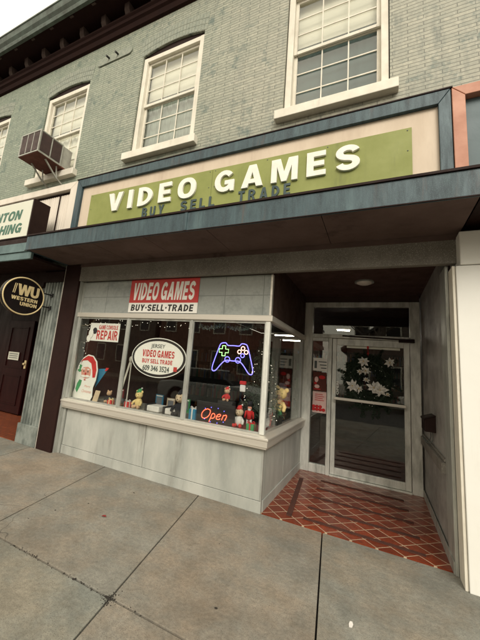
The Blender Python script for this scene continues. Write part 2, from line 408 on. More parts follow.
GL = {
 'I': (T, [[_rc(0, 0, T, 1)]]),
 'V': (.86, [[[(0, 1), (.28, 1), (.43, .36), (.58, 1), (.86, 1), (.57, 0), (.29, 0)]]]),
 'D': (.82, [_bowl(0, .82, 0, 1, T, K)]),
 'E': (.68, [[[(0, 0), (.68, 0), (.68, K), (T, K), (T, .40), (.62, .40), (.62, .60), (T, .60), (T, 1 - K), (.67, 1 - K), (.67, 1), (0, 1)]]]),
 'O': (.92, [[_se(.46, .5, .46, .51), _se(.46, .5, .46 - T, .51 - K)]]),
 'G': (.90, [[_stroke(_arc(.46, .5, .335, .40, 38, 300), T, K)], [[(.47, .33), (.47, .52), (.90, .52), (.90, .0), (.74, .0), (.71, .10), (.60, .01), (.55, .20), (.66, .33)]]]),
 'A': (.90, [[[(0, 0), (.30, 1), (.60, 1), (.90, 0), (.63, 0), (.585, .17), (.315, .17), (.27, 0)], [(.37, .36), (.45, .68), (.53, .36)]]]),
 'M': (1.04, [[[(0, 0), (.23, 0), (.23, .66), (.42, 0), (.62, 0), (.81, .66), (.81, 0), (1.04, 0), (1.04, 1), (.68, 1), (.52, .42), (.36, 1), (0, 1)]]]),
 'S': (.80, [[_stroke(_arc(.40, .705, .275, .195, 12, 250, 16) + _arc(.40, .295, .275, .195, 70, -168, 16), T, K)]]),
 'B': (.80, [_bowl(0, .76, .45, 1, T, .17), _bowl(0, .80, 0, .56, T, .18)]),
 'U': (.82, [[[(0, 1), (T, 1), (T, .36), (.29, .24), (.41, .20), (.53, .24), (.57, .36), (.57, 1), (.82, 1), (.82, .34), (.76, .13), (.62, .02), (.41, -.015), (.20, .02), (.06, .13), (0, .34)]]]),
 'Y': (.86, [[[(0, 1), (.29, 1), (.43, .63), (.57, 1), (.86, 1), (.555, .38), (.555, 0), (.305, 0), (.305, .38)]]]),
 'L': (.66, [[[(0, 0), (.66, 0), (.66, K), (T, K), (T, 1), (0, 1)]]]),
 'T': (.76, [[[(.255, 0), (.505, 0), (.505, 1 - K), (.76, 1 - K), (.76, 1), (0, 1), (0, 1 - K), (.255, 1 - K)]]]),
 'P': (.78, [_bowl(0, .78, .36, 1, T, .18), [_rc(0, 0, T, .37)]]),
 'R': (.84, [_bowl(0, .79, .40, 1, T, .17), [_rc(0, 0, T, .41)], [[(.36, .42), (.60, .42), (.84, 0), (.57, 0)]]]),
 'J': (.66, [[[(.41, 1), (.66, 1), (.66, .30), (.56, .06), (.33, -.015), (.10, .06), (0, .30), (0, .36), (.24, .38), (.26, .24), (.33, .19), (.40, .24), (.41, .34)]]]),
 'C': (.86, [[_stroke(_arc(.46, .5, .335, .40, 36, 324), T, K)]]),
 'N': (.84, [[[(0, 0), (.24, 0), (.24, .58), (.58, 0), (.84, 0), (.84, 1), (.60, 1), (.60, .42), (.26, 1), (0, 1)]]]),
 'W': (1.24, [[[(0, 1), (.26, 1), (.37, .40), (.50, 1), (.74, 1), (.87, .40), (.98, 1), (1.24, 1), (1.01, 0), (.75, 0), (.62, .56), (.49, 0), (.23, 0)]]]),
 'H': (.84, [[[(0, 0), (T, 0), (T, .40), (.59, .40), (.59, 0), (.84, 0), (.84, 1), (.59, 1), (.59, .61), (T, .61), (T, 1), (0, 1)]]]),
 '\u2022': (.28, [[_se(.14, .5, .14, .14, 14, 1)]]),
}
_gc = {}
def glyph_mesh(ch):
    if ch in _gc: return _gc[ch]
    V, F = [], []
    for k, piece in enumerate(GL[ch][1]):
        cu = bpy.data.curves.new('g', 'CURVE'); cu.dimensions = '2D'; cu.fill_mode = 'BOTH'; cu.extrude = .5
        for cont in piece:
            sp = cu.splines.new('POLY'); sp.points.add(len(cont) - 1); sp.use_cyclic_u = True
            for i, (x, y) in enumerate(cont): sp.points[i].co = (x, y, 0, 1)
        o = bpy.data.objects.new('g', cu); C.objects.link(o); bpy.context.view_layer.update()
        me = bpy.data.meshes.new_from_object(o.evaluated_get(bpy.context.evaluated_depsgraph_get()))
        n = len(V); V += [(v.co.x, v.co.y, v.co.z + .5 - k * .03) for v in me.vertices]; F += [tuple(i + n for i in p.vertices) for p in me.polygons]
        bpy.data.objects.remove(o); bpy.data.curves.remove(cu); bpy.data.meshes.remove(me)
    _gc[ch] = (V, F); return V, F
def heavy(mb, body, org, w, h, depth=.002, right=(1, 0, 0), up=(0, 0, 1), shear=0, gap=.14, space=.42):
    """line of heavy capitals fitted in w x h; org = lower left corner"""
    x = 0; lay = []
    for ch in body:
        if ch == ' ': x += space - gap; continue
        lay.append((ch, x)); x += GL[ch][0] + gap
    tot = x - gap + shear; sx = w / tot
    r_, u_ = Vector(right), Vector(up); n_ = r_.cross(u_)
    for ch, ox in lay:
        v, f = glyph_mesh(ch)
        mb.add([Vector(org) + r_ * ((p[0] + ox + shear * p[1]) * sx) + u_ * (p[1] * h) + n_ * (p[2] * depth) for p in v], f)
    return mb

# ================================================================== SETTING
# pavement: individual slabs with open joints over a dark bed
YF = 3.70                       # foot of the shop front
def jx(k, y):                   # slab joints, slightly skewed as laid
    tab = {-1: (-.47, -.113), -2: (-1.83, -.19), -3: (-3.285, -.235)}
    if k in tab: a, b = tab[k]
    elif k > -1: a, b = -.47 + (k + 1) * 1.42, -.113 + (k + 1) * .03
    else: a, b = -3.285 + (k + 3) * 1.46, -.235
    return a + b * (y - 3.66)
pv = MB(); g = .0055
rows = [(1.88, YF + .02), (.05, 1.88), (-1.6, .05)]
for (y0, y1) in rows:
    for k in range(-9, 6):
        a0, a1 = jx(k, y0 + g), jx(k, y1 - g); b0, b1 = jx(k + 1, y0 + g), jx(k + 1, y1 - g)
        q = [(a0 + g, y0 + .013), (b0 - g, y0 + .013), (b1 - g, y1 - .004), (a1 + g, y1 - .004)]
        pv.prism(q, 'Z', -.08, 0)
pave = tag(pv.build('pavement', M['pave'], bev=.004), kind='structure')
# tint per slab by position (slabs were cast at different times)
nt = M['pave'].node_tree; b = nt.nodes['Principled BSDF']; src = b.inputs['Base Color'].links[0].from_socket
g_ = nt.nodes.new('ShaderNodeNewGeometry'); v_ = nt.nodes.new('ShaderNodeMapping'); nt.links.new(g_.outputs['Random Per Island'], v_.inputs[0])
t1 = _mix(nt, g_.outputs['Random Per Island'], (1.04, .97, .90), (.95, 1.0, .97))
mu = nt.nodes.new('ShaderNodeMix'); mu.data_type = 'RGBA'; mu.blend_type = 'MULTIPLY'; mu.inputs[0].default_value = 1
nt.links.new(src, mu.inputs[6]); nt.links.new(t1, mu.inputs[7])
big = _ramp(nt, _noise(nt, _coords(nt), 1.1, 5, .7), .42, .62)
pk = _mix(nt, big, (1, 1, 1), (1.14, .99, .88))
mu2 = nt.nodes.new('ShaderNodeMix'); mu2.data_type = 'RGBA'; mu2.blend_type = 'MULTIPLY'; mu2.inputs[0].default_value = 1
nt.links.new(mu.outputs[2], mu2.inputs[6]); nt.links.new(pk, mu2.inputs[7])
st = _ramp(nt, _noise(nt, _coords(nt), 3.1, 7, .75), .60, .70)
sm_ = nt.nodes.new('ShaderNodeMath'); sm_.operation = 'MULTIPLY'; sm_.inputs[1].default_value = .45; nt.links.new(st, sm_.inputs[0])
fin = _mix(nt, sm_.outputs[0], mu2.outputs[2], (.13, .105, .08))
fine = _ramp(nt, _noise(nt, _coords(nt), 34, 9, .8), .38, .62)
f2 = _mix(nt, fine, (.80, .79, .77), (1.16, 1.15, 1.12))
mid = _ramp(nt, _noise(nt, _coords(nt), 7, 6, .75), .40, .66)
f3 = _mix(nt, mid, (1.05, 1.05, 1.04), (.84, .85, .84))
for extra in (f2, f3):
    q_ = nt.nodes.new('ShaderNodeMix'); q_.data_type = 'RGBA'; q_.blend_type = 'MULTIPLY'; q_.inputs[0].default_value = 1
    nt.links.new(fin, q_.inputs[6]); nt.links.new(extra, q_.inputs[7]); fin = q_.outputs[2]
# hairline scratches and fissures
vz = nt.nodes.new('ShaderNodeTexVoronoi'); vz.feature = 'DISTANCE_TO_EDGE'; vz.inputs['Scale'].default_value = .9
wob = nt.nodes.new('ShaderNodeTexNoise'); wob.inputs['Scale'].default_value = 3; nt.links.new(_coords(nt), wob.inputs['Vector'])
wa = nt.nodes.new('ShaderNodeVectorMath'); wa.operation = 'MULTIPLY_ADD'; nt.links.new(wob.outputs['Color'], wa.inputs[0]); wa.inputs[1].default_value = (.35, .35, 0); nt.links.new(_coords(nt), wa.inputs[2])
nt.links.new(wa.outputs[0], vz.inputs['Vector'])
ck = _ramp(nt, vz.outputs['Distance'], .0035, .001)
gate = _ramp(nt, _noise(nt, _coords(nt), .8, 2), .56, .62)
cm_ = nt.nodes.new('ShaderNodeMath'); cm_.operation = 'MULTIPLY'; nt.links.new(ck, cm_.inputs[0]); nt.links.new(gate, cm_.inputs[1])
fin = _mix(nt, cm_.outputs[0], fin, (.09, .08, .065))
nt.links.new(fin, b.inputs['Base Color'])

tag(MB().box(-60, 60, -1.6, 14, -.14, -.055).build('ground', M['gap']), kind='structure')
tag(MB().box(-60, 60, -1.75, -1.602, -.14, .0).build('kerb', M['pave'], bev=.01), kind='structure')
tag(MB().box(-60, 60, -11, -1.752, -.3, -.13).build('road', M['asphalt']), kind='structure')
tag(MB().box(-60, 60, -60, -11.002, -.3, 0).build('far_pavement', M['pave']), kind='structure')

# recess floor
rf = MB().box(-1.10, .60, YF + .021, 5.80, -.05, .006).build('recess_floor', M['tile'])
tag(rf, kind='structure')
for i, (a, bb) in enumerate([((-.72, 5.34), (.30, 5.32)), ((-.72, 4.97), (.33, 4.97)), ((-.71, 4.60), (.35, 4.60)), ((-.70, 4.23), (.37, 4.22)), ((-.69, 3.90), (.38, 3.86)), ((-.975, 5.25), (-.83, 3.84))]):
    m = MB(); m.bar((a[0], a[1], .0095), (bb[0], bb[1], .0095), .055, .006)
    nm = ['first grip strip nearest the shop door sill, running across the red tiles', 'second dark grip strip out from the door, across the red tiles', 'middle of the five crosswise dark grip strips on the red tiles',
          'fourth dark grip strip out from the door, second from the pavement', 'crosswise dark grip strip closest to the pavement edge', 'lone dark grip strip running lengthwise beside the display window base'][i]
    tag(m.build('grip_strip', M['strip']), nm, 'grip strip', 'dark grip strips on the recess tiles')

# ================================================================== UPPER BUILDING
BY = 3.65
bld = thing('brick_building', (-2, BY, 3), 'greenish painted brick upper storey with arched windows and dark bracketed cornice', 'building')
XC = [-8.08, -5.56, -3.04, -.485, 2.07]
w = MB(); xL, xR = -14, 9; zb, zt = 3.0, 7.47; hw = .61; zs, ze, rise = 4.72, 6.68, .085
def archz(u): return ze + .02 + rise * (1 - (u / hw) ** 2)
prev = xL
for xc in XC:
    w.add([(prev, BY, zb), (xc - hw, BY, zb), (xc - hw, BY, zt), (prev, BY, zt)], [(0, 1, 2, 3)])
    w.add([(xc - hw, BY, zb), (xc + hw, BY, zb), (xc + hw, BY, zs), (xc - hw, BY, zs)], [(0, 1, 2, 3)])
    n = 12; us = [-hw + 2 * hw * i / n for i in range(n + 1)]
    for i in range(n):
        a, c = us[i], us[i + 1]
        w.add([(xc + a, BY, archz(a)), (xc + c, BY, archz(c)), (xc + c, BY, zt), (xc + a, BY, zt)], [(0, 1, 2, 3)])
        w.add([(xc + a, BY, archz(a)), (xc + c, BY, archz(c)), (xc + c, BY + .2, archz(c)), (xc + a, BY + .2, archz(a))], [(0, 1, 2, 3)])
    for sx in (-hw, hw):
        w.add([(xc + sx, BY, zs), (xc + sx, BY + .2, zs), (xc + sx, BY + .2, archz(hw)), (xc + sx, BY, archz(hw))], [(0, 1, 2, 3)])
    prev = xc + hw
w.add([(prev, BY, zb), (xR, BY, zb), (xR, BY, zt), (prev, BY, zt)], [(0, 1, 2, 3)])
# top, ends and back so the storey is a closed volume
w.box(xL, xR, BY + .45, 12, 3.0, 8.3)
w.build('wall', M['brick'], bld, recalc=False)
# arch rings of headers
M['archbrick'] = mat('painted_header_brick', (.295, .31, .25), .65, col2=(.20, .225, .19), scale=16, bump=.2)
for xc in XC:
    a_ = MB()
    for ring in range(3):
        nb = 22
        for i in range(nb):
            u0 = -(hw + .04) + (2 * hw + .08) * i / nb; u1 = -(hw + .04) + (2 * hw + .08) * (i + 1) / nb - .007
            def az(u, r): return ze + .024 + rise * (1 - (u / (hw + .04)) ** 2) + r
            r0, r1 = ring * .108, ring * .108 + .101
            k0, k1 = 1 + r0 * .16, 1 + r1 * .16
            a_.add([(xc + u0 * k0, BY - .004, az(u0, r0)), (xc + u1 * k0, BY - .004, az(u1, r0)), (xc + u1 * k1, BY - .004, az(u1, r1)), (xc + u0 * k1, BY - .004, az(u0, r1)),
                    (xc + u0 * k0, BY + .01, az(u0, r0)), (xc + u1 * k0, BY + .01, az(u1, r0)), (xc + u1 * k1, BY + .01, az(u1, r1)), (xc + u0 * k1, BY + .01, az(u0, r1))],
                   [(0, 1, 2, 3), (0, 4, 5, 1), (1, 5, 6, 2), (2, 6, 7, 3), (3, 7, 4, 0)])
    a_.build('window_arch', M['archbrick'], bld)
# cornice
cz = MB()
cz.prism([(3.648, 7.40), (3.60, 7.42), (3.57, 7.50), (3.53, 7.53), (3.53, 7.60), (3.50, 7.63), (3.50, 7.66), (3.62, 7.68), (3.62, 7.95), (3.648, 7.95)], 'X', xL, xR)
cn = cz.build('cornice', M['cornice'], bld)
sf = MB().box(xL, xR, 3.20, 3.66, 7.89, 7.93).build('cornice_soffit', M['cornice'], cn)
gt = MB().prism([(3.195, 7.86), (3.14, 7.87), (3.12, 7.93), (3.145, 7.99), (3.10, 8.05), (3.075, 8.16), (3.06, 8.17), (3.06, 8.20), (3.20, 8.20)], 'X', xL, xR)
gt.build('gutter', M['gutter'], cn)
MB().prism([(3.14, 8.201), (3.50, 8.35), (3.9, 8.35), (3.9, 8.201)], 'X', xL, xR).build('roof_edge', M['roofing'], cn)
x = -7.61 - .587 * 9
while x < 8:
    m = MB(); m.prism([(3.62, 7.70), (3.53, 7.70), (3.49, 7.76), (3.47, 7.888), (3.62, 7.888)], 'X', x - .055, x + .055); m.build('bracket', M['bracket'], cn)
    MB().box(x - .05, x + .04, 3.215, 3.25, 7.868, 7.888).build('soffit_block', M['bracket'], cn)
    x += .587
# small pilaster / brick colour break far left
# windows
def window(xc, first=True):
    y0 = 3.675; fw = .08
    o = MB(); xa, xb = xc - .60, xc + .60
    o.box(xa, xa + fw, y0, y0 + .12, 4.77, 6.665); o.box(xb - fw, xb, y0, y0 + .12, 4.77, 6.665)
    o.box(xa + fw, xb - fw, y0 + .003, y0 + .15, 6.58, 6.665)
    o.box(xa + fw, xb - fw, y0 + .02, y0 + .12, 4.77, 4.80)
    win = o.build('window', M['white'], bld, bev=.006)
    h = MB(); n = 10
    ps = [(xc - .608, 6.667), (xc + .608, 6.667)] + [(xc + .608 - 1.216 * i / n, archz(.608 - 1.216 * i / n) - .003) for i in range(n + 1)]
    h.prism(ps, 'Y', y0 + .012, y0 + .09); h.build('arch_infill', M['darkbrown'], win)
    s = MB(); s.box(xc - .69, xc + .69, 3.55, 3.67, 4.64, 4.765); s.box(xa + .01, xb - .01, 3.671, 3.84, 4.70, 4.767); s.build('sill', M['white'], win, bev=.008)
    ia, ib = xa + fw, xb - fw
    def sash(name, za, zb_, yy, rows=3):
        m = MB(); fr = .042
        m.box(ia, ia + fr, yy, yy + .03, za, zb_); m.box(ib - fr, ib, yy, yy + .03, za, zb_)
        m.box(ia + fr, ib - fr, yy, yy + .03, zb_ - fr, zb_); m.box(ia + fr, ib - fr, yy, yy + .03, za, za + fr * 1.1)
        sh = m.build(name, M['white'], win, bev=.003)
        return (ia + fr, ib - fr, za + fr * 1.1, zb_ - fr)
    def grid(e, yy, rows=3):
        m = MB()
        for i in (1, 2):
            x = e[0] + (e[1] - e[0]) * i / 3; m.box(x - .007, x + .007, yy, yy + .012, e[2], e[3])
        for j in range(1, rows):
            z = e[2] + (e[3] - e[2]) * j / rows
            for i in range(3):
                x0 = e[0] + (e[1] - e[0]) * i / 3 + (.008 if i else 0); x1 = e[0] + (e[1] - e[0]) * (i + 1) / 3 - (.008 if i < 2 else 0)
                m.box(x0, x1, yy + .001, yy + .011, z - .008, z + .008)
        m.build('muntins', M['white'], win)
        MB().box(e[0], e[1], yy + .014, yy + .018, e[2], e[3]).build('pane', M['upglass'], win)
    e = sash('upper_sash', 5.71, 6.58, y0 + .055); grid(e, y0 + .06)
    f = sash('lower_sash', 4.80, 5.75, y0 + .09); grid(f, y0 + .095)
    MB().box(ia, ib, y0 + .16, y0 + .165, 5.90, 6.66).build('blind', M['blind'], win)
    k = xc
    if k in (XC[3], XC[4]):
        MB().box(ia + .001, ib - .001, y0 + .17, y0 + .175, 4.7, 5.895).build('curtain', M['screen'], win)
    else:
        m = MB(); pts = []; nn = 48
        for i in range(nn + 1): pts.append((ia + (ib - ia) * i / nn, y0 + .19 + .012 * math.sin(i * .95) + .006 * math.sin(i * 2.3)))
        for (z0, z1) in ((4.7, 5.895),):
            v = [(x, y, z0) for x, y in pts] + [(x, y, z1) for x, y in pts]
            m.add(v, [(i, i + 1, nn + 2 + i, nn + 1 + i) for i in range(nn)])
        m.build('curtain', M['blind'] if k == XC[1] else M['curtain'], win)
    return win
for xc in XC: window(xc)
# anchor plate with two bolts
tp = thing('anchor_plate', (-4.36, BY, 7.0), 'flat painted metal wall plate with two bolts, fixed high on the brick', 'wall plate')
m = MB(); m.bar((-4.72, BY - .012, 6.985), (-4.02, BY - .012, 6.985), .02, .15)
for xx in (-4.72, -4.02): m.disc((xx, BY - .002, 6.985), (.075, 0, 0), (0, 0, .075), 20, (0, -.0205, 0))
m.build('plate', M['archbrick'], tp)
for xx in (-4.50, -4.28):
    MB().tube([(xx, BY - .024, 7.0), (xx, BY - .10, 6.985)], .018).build('bolt', M['black'], tp)

# ================================================================== AIR CONDITIONER
ac = thing('window_air_conditioner', (-5.41, 3.4, 4.8), 'boxy grey window air conditioner with dark rusty panels, jutting out on struts', 'air conditioner')
x0, x1, y0, y1, z0, z1 = -5.68, -5.14, 3.02, 3.69, 4.80, 5.22
MB().box(x0 + .012, x1 - .012, y0 + .012, y1, z0 + .012, z1 - .012).build('casing', M['acmetal'], ac)
for i in range(3):
    a = x0 + .035 + i * .165
    m = MB(); m.box(a, a + .14, y0 + .004, y0 + .0118, z0 + .04, z1 - .035)
    m.build('front_panel', M['acdark'], ac)
for i in range(2):
    a = y0 + .04 + i * .215
    MB().box(x1 - .0118, x1 - .004, a, a + .185, z0 + .045, z1 - .035).build('side_panel', M['acdark'], ac)
fr = MB(); t = .022
for (xx, yy) in ((x0, y0), (x1 - t, y0), (x1 - t, y0 + .45)): fr.box(xx, xx + t, yy, yy + t, z0, z1)
for zz in (z0, z1 - t):
    fr.box(x0 + t, x1 - t, y0, y0 + t, zz, zz + t); fr.box(x1 - t, x1, y0 + t, y0 + .45, zz, zz + t)
for a in (x0 + .182, x0 + .347): fr.box(a, a + .014, y0, y0 + .012, z0 + t, z1 - t)
fr.box(x1 - .012, x1, y0 + .236, y0 + .25, z0 + t, z1 - t)
fr.build('frame', M['acmetal'], ac, bev=.003)
MB().box(x0 + .01, x1 - .01, y0 + .01, y1, z0 - .012, z0 + .0115).build('drip_pan', M['rust'], ac)
for xx in (x0 + .10, x1 - .06):
    m = MB(); m.bar((xx, y0 + .20, z0 - .015), (xx, 3.50, 4.56), .022); m.bar((xx, 3.45, z0 - .015), (xx, 3.50, 4.56), .018); m.bar((xx, 3.50, 4.57), (xx, BY, 4.50), .02)
    m.build('strut', M['acmetal'], ac)

# ================================================================== CANOPY + SIGN FRAME
can = thing('shop_canopy', (-2, 2.83, 2.9), 'weathered blue grey metal canopy running over the video games shop front', 'canopy')
XCL = -4.62
m = MB(); m.box(XCL, 3.2, 2.83, 2.87, 2.90, 3.112); m.build('fascia', M['bluegrey'], can, bev=.004)
MB().box(XCL, XCL + .04, 2.872, 3.60, 2.90, 3.112).build('end_fascia', M['bluegrey'], can)
MB().box(XCL, 3.2, 2.815, 2.90, 3.114, 3.135).build('drip_edge', M['darkbrown'], can)
MB().box(XCL - .005, 3.205, 2.822, 2.836, 2.892, 2.8985).build('lower_lip', M['darkbrown'], can)
for xx in (-1.86, -.1 + 1.7): MB().box(xx - .018, xx + .018, 2.824, 2.8285, 2.905, 3.11).build('seam_cover', M['bluegrey'], can)
MB().box(XCL + .041, 3.2, 2.872, 3.64, 3.00, 3.10).build('roof_deck', M['bluegrey'], can)
so = MB(); xs = [XCL + .042, -3.30, -2.76 + .3, -1.62, -.45, .675]
for a, c in zip(xs[:-1], xs[1:]): so.box(a + .003, c - .003, 2.873, 3.585, 2.904, 2.93)
so.build('soffit', M['soffit'], can)
MB().box(.70, 3.2, 2.873, 3.60, 2.94, 2.96).build('recess_shade_sheet', M['darkbrown'], can)  # dark brown sheet standing in for the shadowed recess past the soffit end
for i in range(9):
    xx = -4.2 + i * .9
    if 0: pass

sg = thing('shop_sign_board', (-1.9, 3.5, 3.1), 'long lime green sign reading VIDEO GAMES in a blue grey frame above the canopy', 'sign')
MB().box(-4.42, .54, 3.505, 3.60, 3.10, 4.25).build('back_panel', M['creampanel'], sg)
fm = MB()
fm.prism([(-4.54, 4.375), (.632, 4.375), (.53, 4.235), (-4.42, 4.235)], 'Y', 3.46, 3.60)
fm.build('frame_top', M['bluegrey'], sg, bev=.004)
MB().prism([(-4.542, 4.372), (-4.422, 4.232), (-4.422, 3.10), (-4.542, 3.10)], 'Y', 3.461, 3.60).build('frame_side', M['bluegrey'], sg, bev=.004)
MB().prism([(.634, 4.372), (.532, 4.232), (.532, 3.10), (.634, 3.10)], 'Y', 3.461, 3.60).build('frame_side', M['bluegrey'], sg, bev=.004)
MB().box(-4.56, .65, 3.452, 3.64, 4.378, 4.392).build('frame_flashing', M['darkbrown'], sg)
gb = MB(); gb.box(-4.20, -1.953, 3.492, 3.503, 3.28, 4.058); gb.box(-1.949, .308, 3.492, 3.503, 3.28, 4.058)
gbo = gb.build('green_board', M['lime'], sg)
sc = MB()
for xx in (-4.16, -3.4, -2.6, -1.99, -1.91, -1.2, -.5, .27):
    for zz in (4.03, 3.80, 3.5): 
        if zz == 4.03 or xx in (-4.16, -1.99, -1.91, .27):
            sc = MB(); sc.ell((xx, 3.491, zz), (.007, .004, .007), 8, 4); sc.build('screw', M['darkgrey'], gbo)
def letters(word, spans, z0, z1, depth, mt, bold, y=3.491, lean=0):
    for ch, (a, c) in zip(word, spans):
        m = MB(); heavy(m, ch, (a, y, z0), c - a, z1 - z0, depth)
        m.build('letter', mt, sg, bev=.002 if depth > .01 else 0)
def spread(n, a, c, ratio, wts=None):
    wts = wts or [1] * n; gap = ratio; tot = sum(wts) + gap * (n - 1); u = (c - a) / tot; out = []; x = a
    for wi in wts: out.append((x, x + wi * u)); x += (wi + gap) * u
    return out
letters('VIDEO', spread(5, -3.76, -2.175, .36, [.95, .27, .86, .70, .94]), 3.69, 3.99, .03, M['letterwhite'], .045)
letters('GAMES', spread(5, -1.89, -.165, .34, [.92, .94, 1.05, .70, .82]), 3.685, 3.985, .03, M['letterwhite'], .045)
letters('BUY', spread(3, -3.065, -2.68, .5, [.80, .82, .86]), 3.513, 3.662, .012, M['lettergrey'], .03)
letters('SELL', spread(4, -2.40, -1.88, .42, [.80, .68, .66, .66]), 3.513, 3.662, .012, M['lettergrey'], .03)
letters('TRADE', spread(5, -1.55, -.90, .45, [.76, .84, .90, .82, .68]), 3.513, 3.662, .012, M['lettergrey'], .03)

# right-hand neighbour's salmon frame
of = thing('orange_sign_frame', (1.8, 3.5, 3.1), 'salmon orange sign frame with slate blue panel right of the green sign', 'sign frame')
MB().prism([(.642, 4.372), (.745, 4.262), (.745, 3.10), (.642, 3.10)], 'Y', 3.455, 3.60).build('frame_side', M['orange'], of, bev=.005)
MB().prism([(.645, 4.376), (3.4, 4.376), (3.4, 4.265), (.748, 4.265)], 'Y', 3.455, 3.60).build('frame_top', M['orange'], of, bev=.005)
MB().box(.748, 3.4, 3.53, 3.60, 3.10, 4.262).build('panel', M['blueinner'], of)

# ================================================================== SHOP FRONT
sf = thing('display_window', (-2.7, 3.7, 0), 'projecting metal framed shop display window over a grey green enamel base', 'shop window')
XW0, XW1 = -4.245, -1.10; WY = 3.68; YB = 5.60
# bulkhead (front + side)
m = MB(); m.box(-4.19, -2.690, YF, YF + .06, .122, .66); m.box(-2.684, XW1 - .0, YF, YF + .06, .122, .66)
m.box(XW1 - .06, XW1, YF + .061, 4.62, .122, .655); m.box(XW1 - .06, XW1, 4.626, YB + .15, .122, .655)
m.build('base_panel', M['bulkhead'], sf, bev=.003)
m = MB(); m.box(-4.19, XW1 + .004, YF - .008, YF + .05, .0, .118); m.box(XW1 - .05, XW1 + .012, YF + .051, YB + .15, .0, .118)
m.build('plinth', M['bulkhead'], sf, bev=.003)
m = MB(); m.box(XW1 - .012, XW1 + .006, YF - .006, YF + .02, .12, .655); m.build('corner_trim', M['alu'], sf)
# sill: profile swept along the front and the side
m = MB()
prof = [(-.050, .672), (-.058, .680), (-.062, .742), (-.070, .748), (-.070, .768), (-.060, .775), (.0, .795), (.10, .795), (.10, .655), (-.045, .655)]
def sweep(prof, name, mt, bev=0):
    m = MB(); n = len(prof)
    A = [(XW0 - .03, WY + d, z) for d, z in prof]
    B = [(XW1 - d + .0, WY + d, z) for d, z in prof]     # mitred corner
    Cc = [(XW1 - d, YB + .1, z) for d, z in prof]
    v = A + B + Cc; f = []
    for s_ in (0, n):
        for i in range(n): f.append((s_ + i, s_ + (i + 1) % n, s_ + n + (i + 1) % n, s_ + n + i))
    f += [tuple(range(n)), tuple(range(2 * n, 3 * n))]
    m.add(v, f); return m.build(name, mt, sf, bev=bev)
sweep(prof, 'sill', M['alubright'], .003)
sweep([(-.012, 2.045), (-.03, 2.052), (-.03, 2.115), (-.012, 2.122), (.05, 2.122), (.05, 2.045)], 'head_trim', M['alubright'], .002)
# posts
def post(name, x0, x1, y0, y1, mt=M['alu']):
    return MB().box(x0, x1, y0, y1, .796, 2.044).build(name, mt, sf, bev=.004)
post('end_post', XW0, XW0 + .045, WY - .02, WY + .05)
MB().box(XW0 + .0, XW0 + .045, WY - .005, WY + .05, .0, .648).build('end_post_foot', M['alu'], sf)
MB().box(XW0 + .0, XW0 + .045, WY - .005, WY + .05, 2.124, 2.62).build('end_post_top', M['alu'], sf)
post('mullion', -3.225, -3.185, WY - .018, WY + .04)
post('mullion', -2.165, -2.125, WY - .018, WY + .04)
post('corner_post', XW1 - .05, XW1 + .005, WY - .02, WY + .04, M['doormetal'])
post('back_post', XW1 - .04, XW1 + .005, YB - .05, YB + .1)
edges = [XW0 + .045, -3.225, -3.185, -2.165, -2.125, XW1 - .05]
for a, c in ((edges[0], edges[1]), (edges[2], edges[3]), (edges[4], edges[5])):
    m = MB()
    m.box(a, a + .014, WY - .004, WY + .02, .796, 2.044); m.box(c - .014, c, WY - .004, WY + .02, .796, 2.044)
    m.box(a + .014, c - .014, WY - .004, WY + .02, .796, .815); m.box(a + .014, c - .014, WY - .004, WY + .02, 2.025, 2.044)
    m.build('glazing_bead', M['alu'], sf)
    MB().box(a + .014, c - .014, WY + .006, WY + .012, .815, 2.025).build('pane', M['glass'], sf)
MB().box(XW1 - .02, XW1 - .014, WY + .04, YB - .05, .796, 2.044).build('pane', M['glass'], sf)
# panels over the glass
m = MB(); m.box(XW0 + .046, XW1 - .02, WY - .002, WY + .05, 2.124, 2.618); m.build('upper_panel', M['upperpanel'], sf)
MB().box(XW1 - .02, XW1 + .004, WY - .004, WY + .05, 2.123, 2.618).build('panel_trim', M['alubright'], sf)
MB().box(XW1 - .04, XW1, WY + .051, YB + .1, 2.123, 2.80).build('side_panel', M['sidefascia'], sf)
# lintel beam across the whole front
MB().box(-4.27, .668, 3.59, 3.66, 2.622, 2.903).build('lintel', M['greyspeck'], sf, bev=.003)
MB().box(-4.27, .66, 3.575, 3.589, 2.85, 2.903).build('lintel_mould', M['soffit'], sf)
# display deck + interior behind the glass
MB().box(XW0 + .05, XW1 - .06, WY + .05, 4.45, .70, .79).build('display_deck', M['deck'], sf)
MB().box(-2.10, XW1 - .07, WY + .06, 4.40, .791, .797).build('felt_runner', M['deckred'], sf)

pl_ = thing('dark_pillar', (-4.45, 3.6, 0), 'plain dark brown enamel pillar between the two shops', 'pillar')
MB().box(-4.61, -4.272, 3.58, 3.9, 0, 2.9).build('shaft', M['pillar'], pl_, bev=.006)
MB().box(-4.271, -4.247, 3.62, 3.9, 0, 2.62).build('edge_trim', M['alu'], pl_)
MB().box(-4.628, -4.612, 3.585, 3.8, 0, 2.9).build('edge_trim', M['alubright'], pl_)
fc = thing('fluted_pilaster', (-4.86, 3.6, 0), 'worn fluted grey green metal pilaster on a plain base block', 'pilaster')
m = MB(); n = 6; x0, x1 = -5.09, -4.632; poly = []
st_ = (x1 - x0) / (n * 2 + 1)
poly = [(x0, 3.9), (x0, 3.60)]
for i in range(n):
    a = x0 + st_ * (2 * i + 1); poly += [(a, 3.60), (a + .006, 3.617), (a + st_ - .006, 3.617), (a + st_, 3.60)]
poly += [(x1, 3.60), (x1, 3.9)]
m.prism(poly, 'Z', .30, 2.62); m.build('shaft', M['fluted'], fc)
MB().box(x0 - .03, x1, 3.575, 3.9, 0, .299).build('base', M['fluted'], fc, bev=.006)
MB().box(-5.12, x1, 3.57, 3.9, 2.622, 2.80).build('cap', M['darkbrown'], fc)

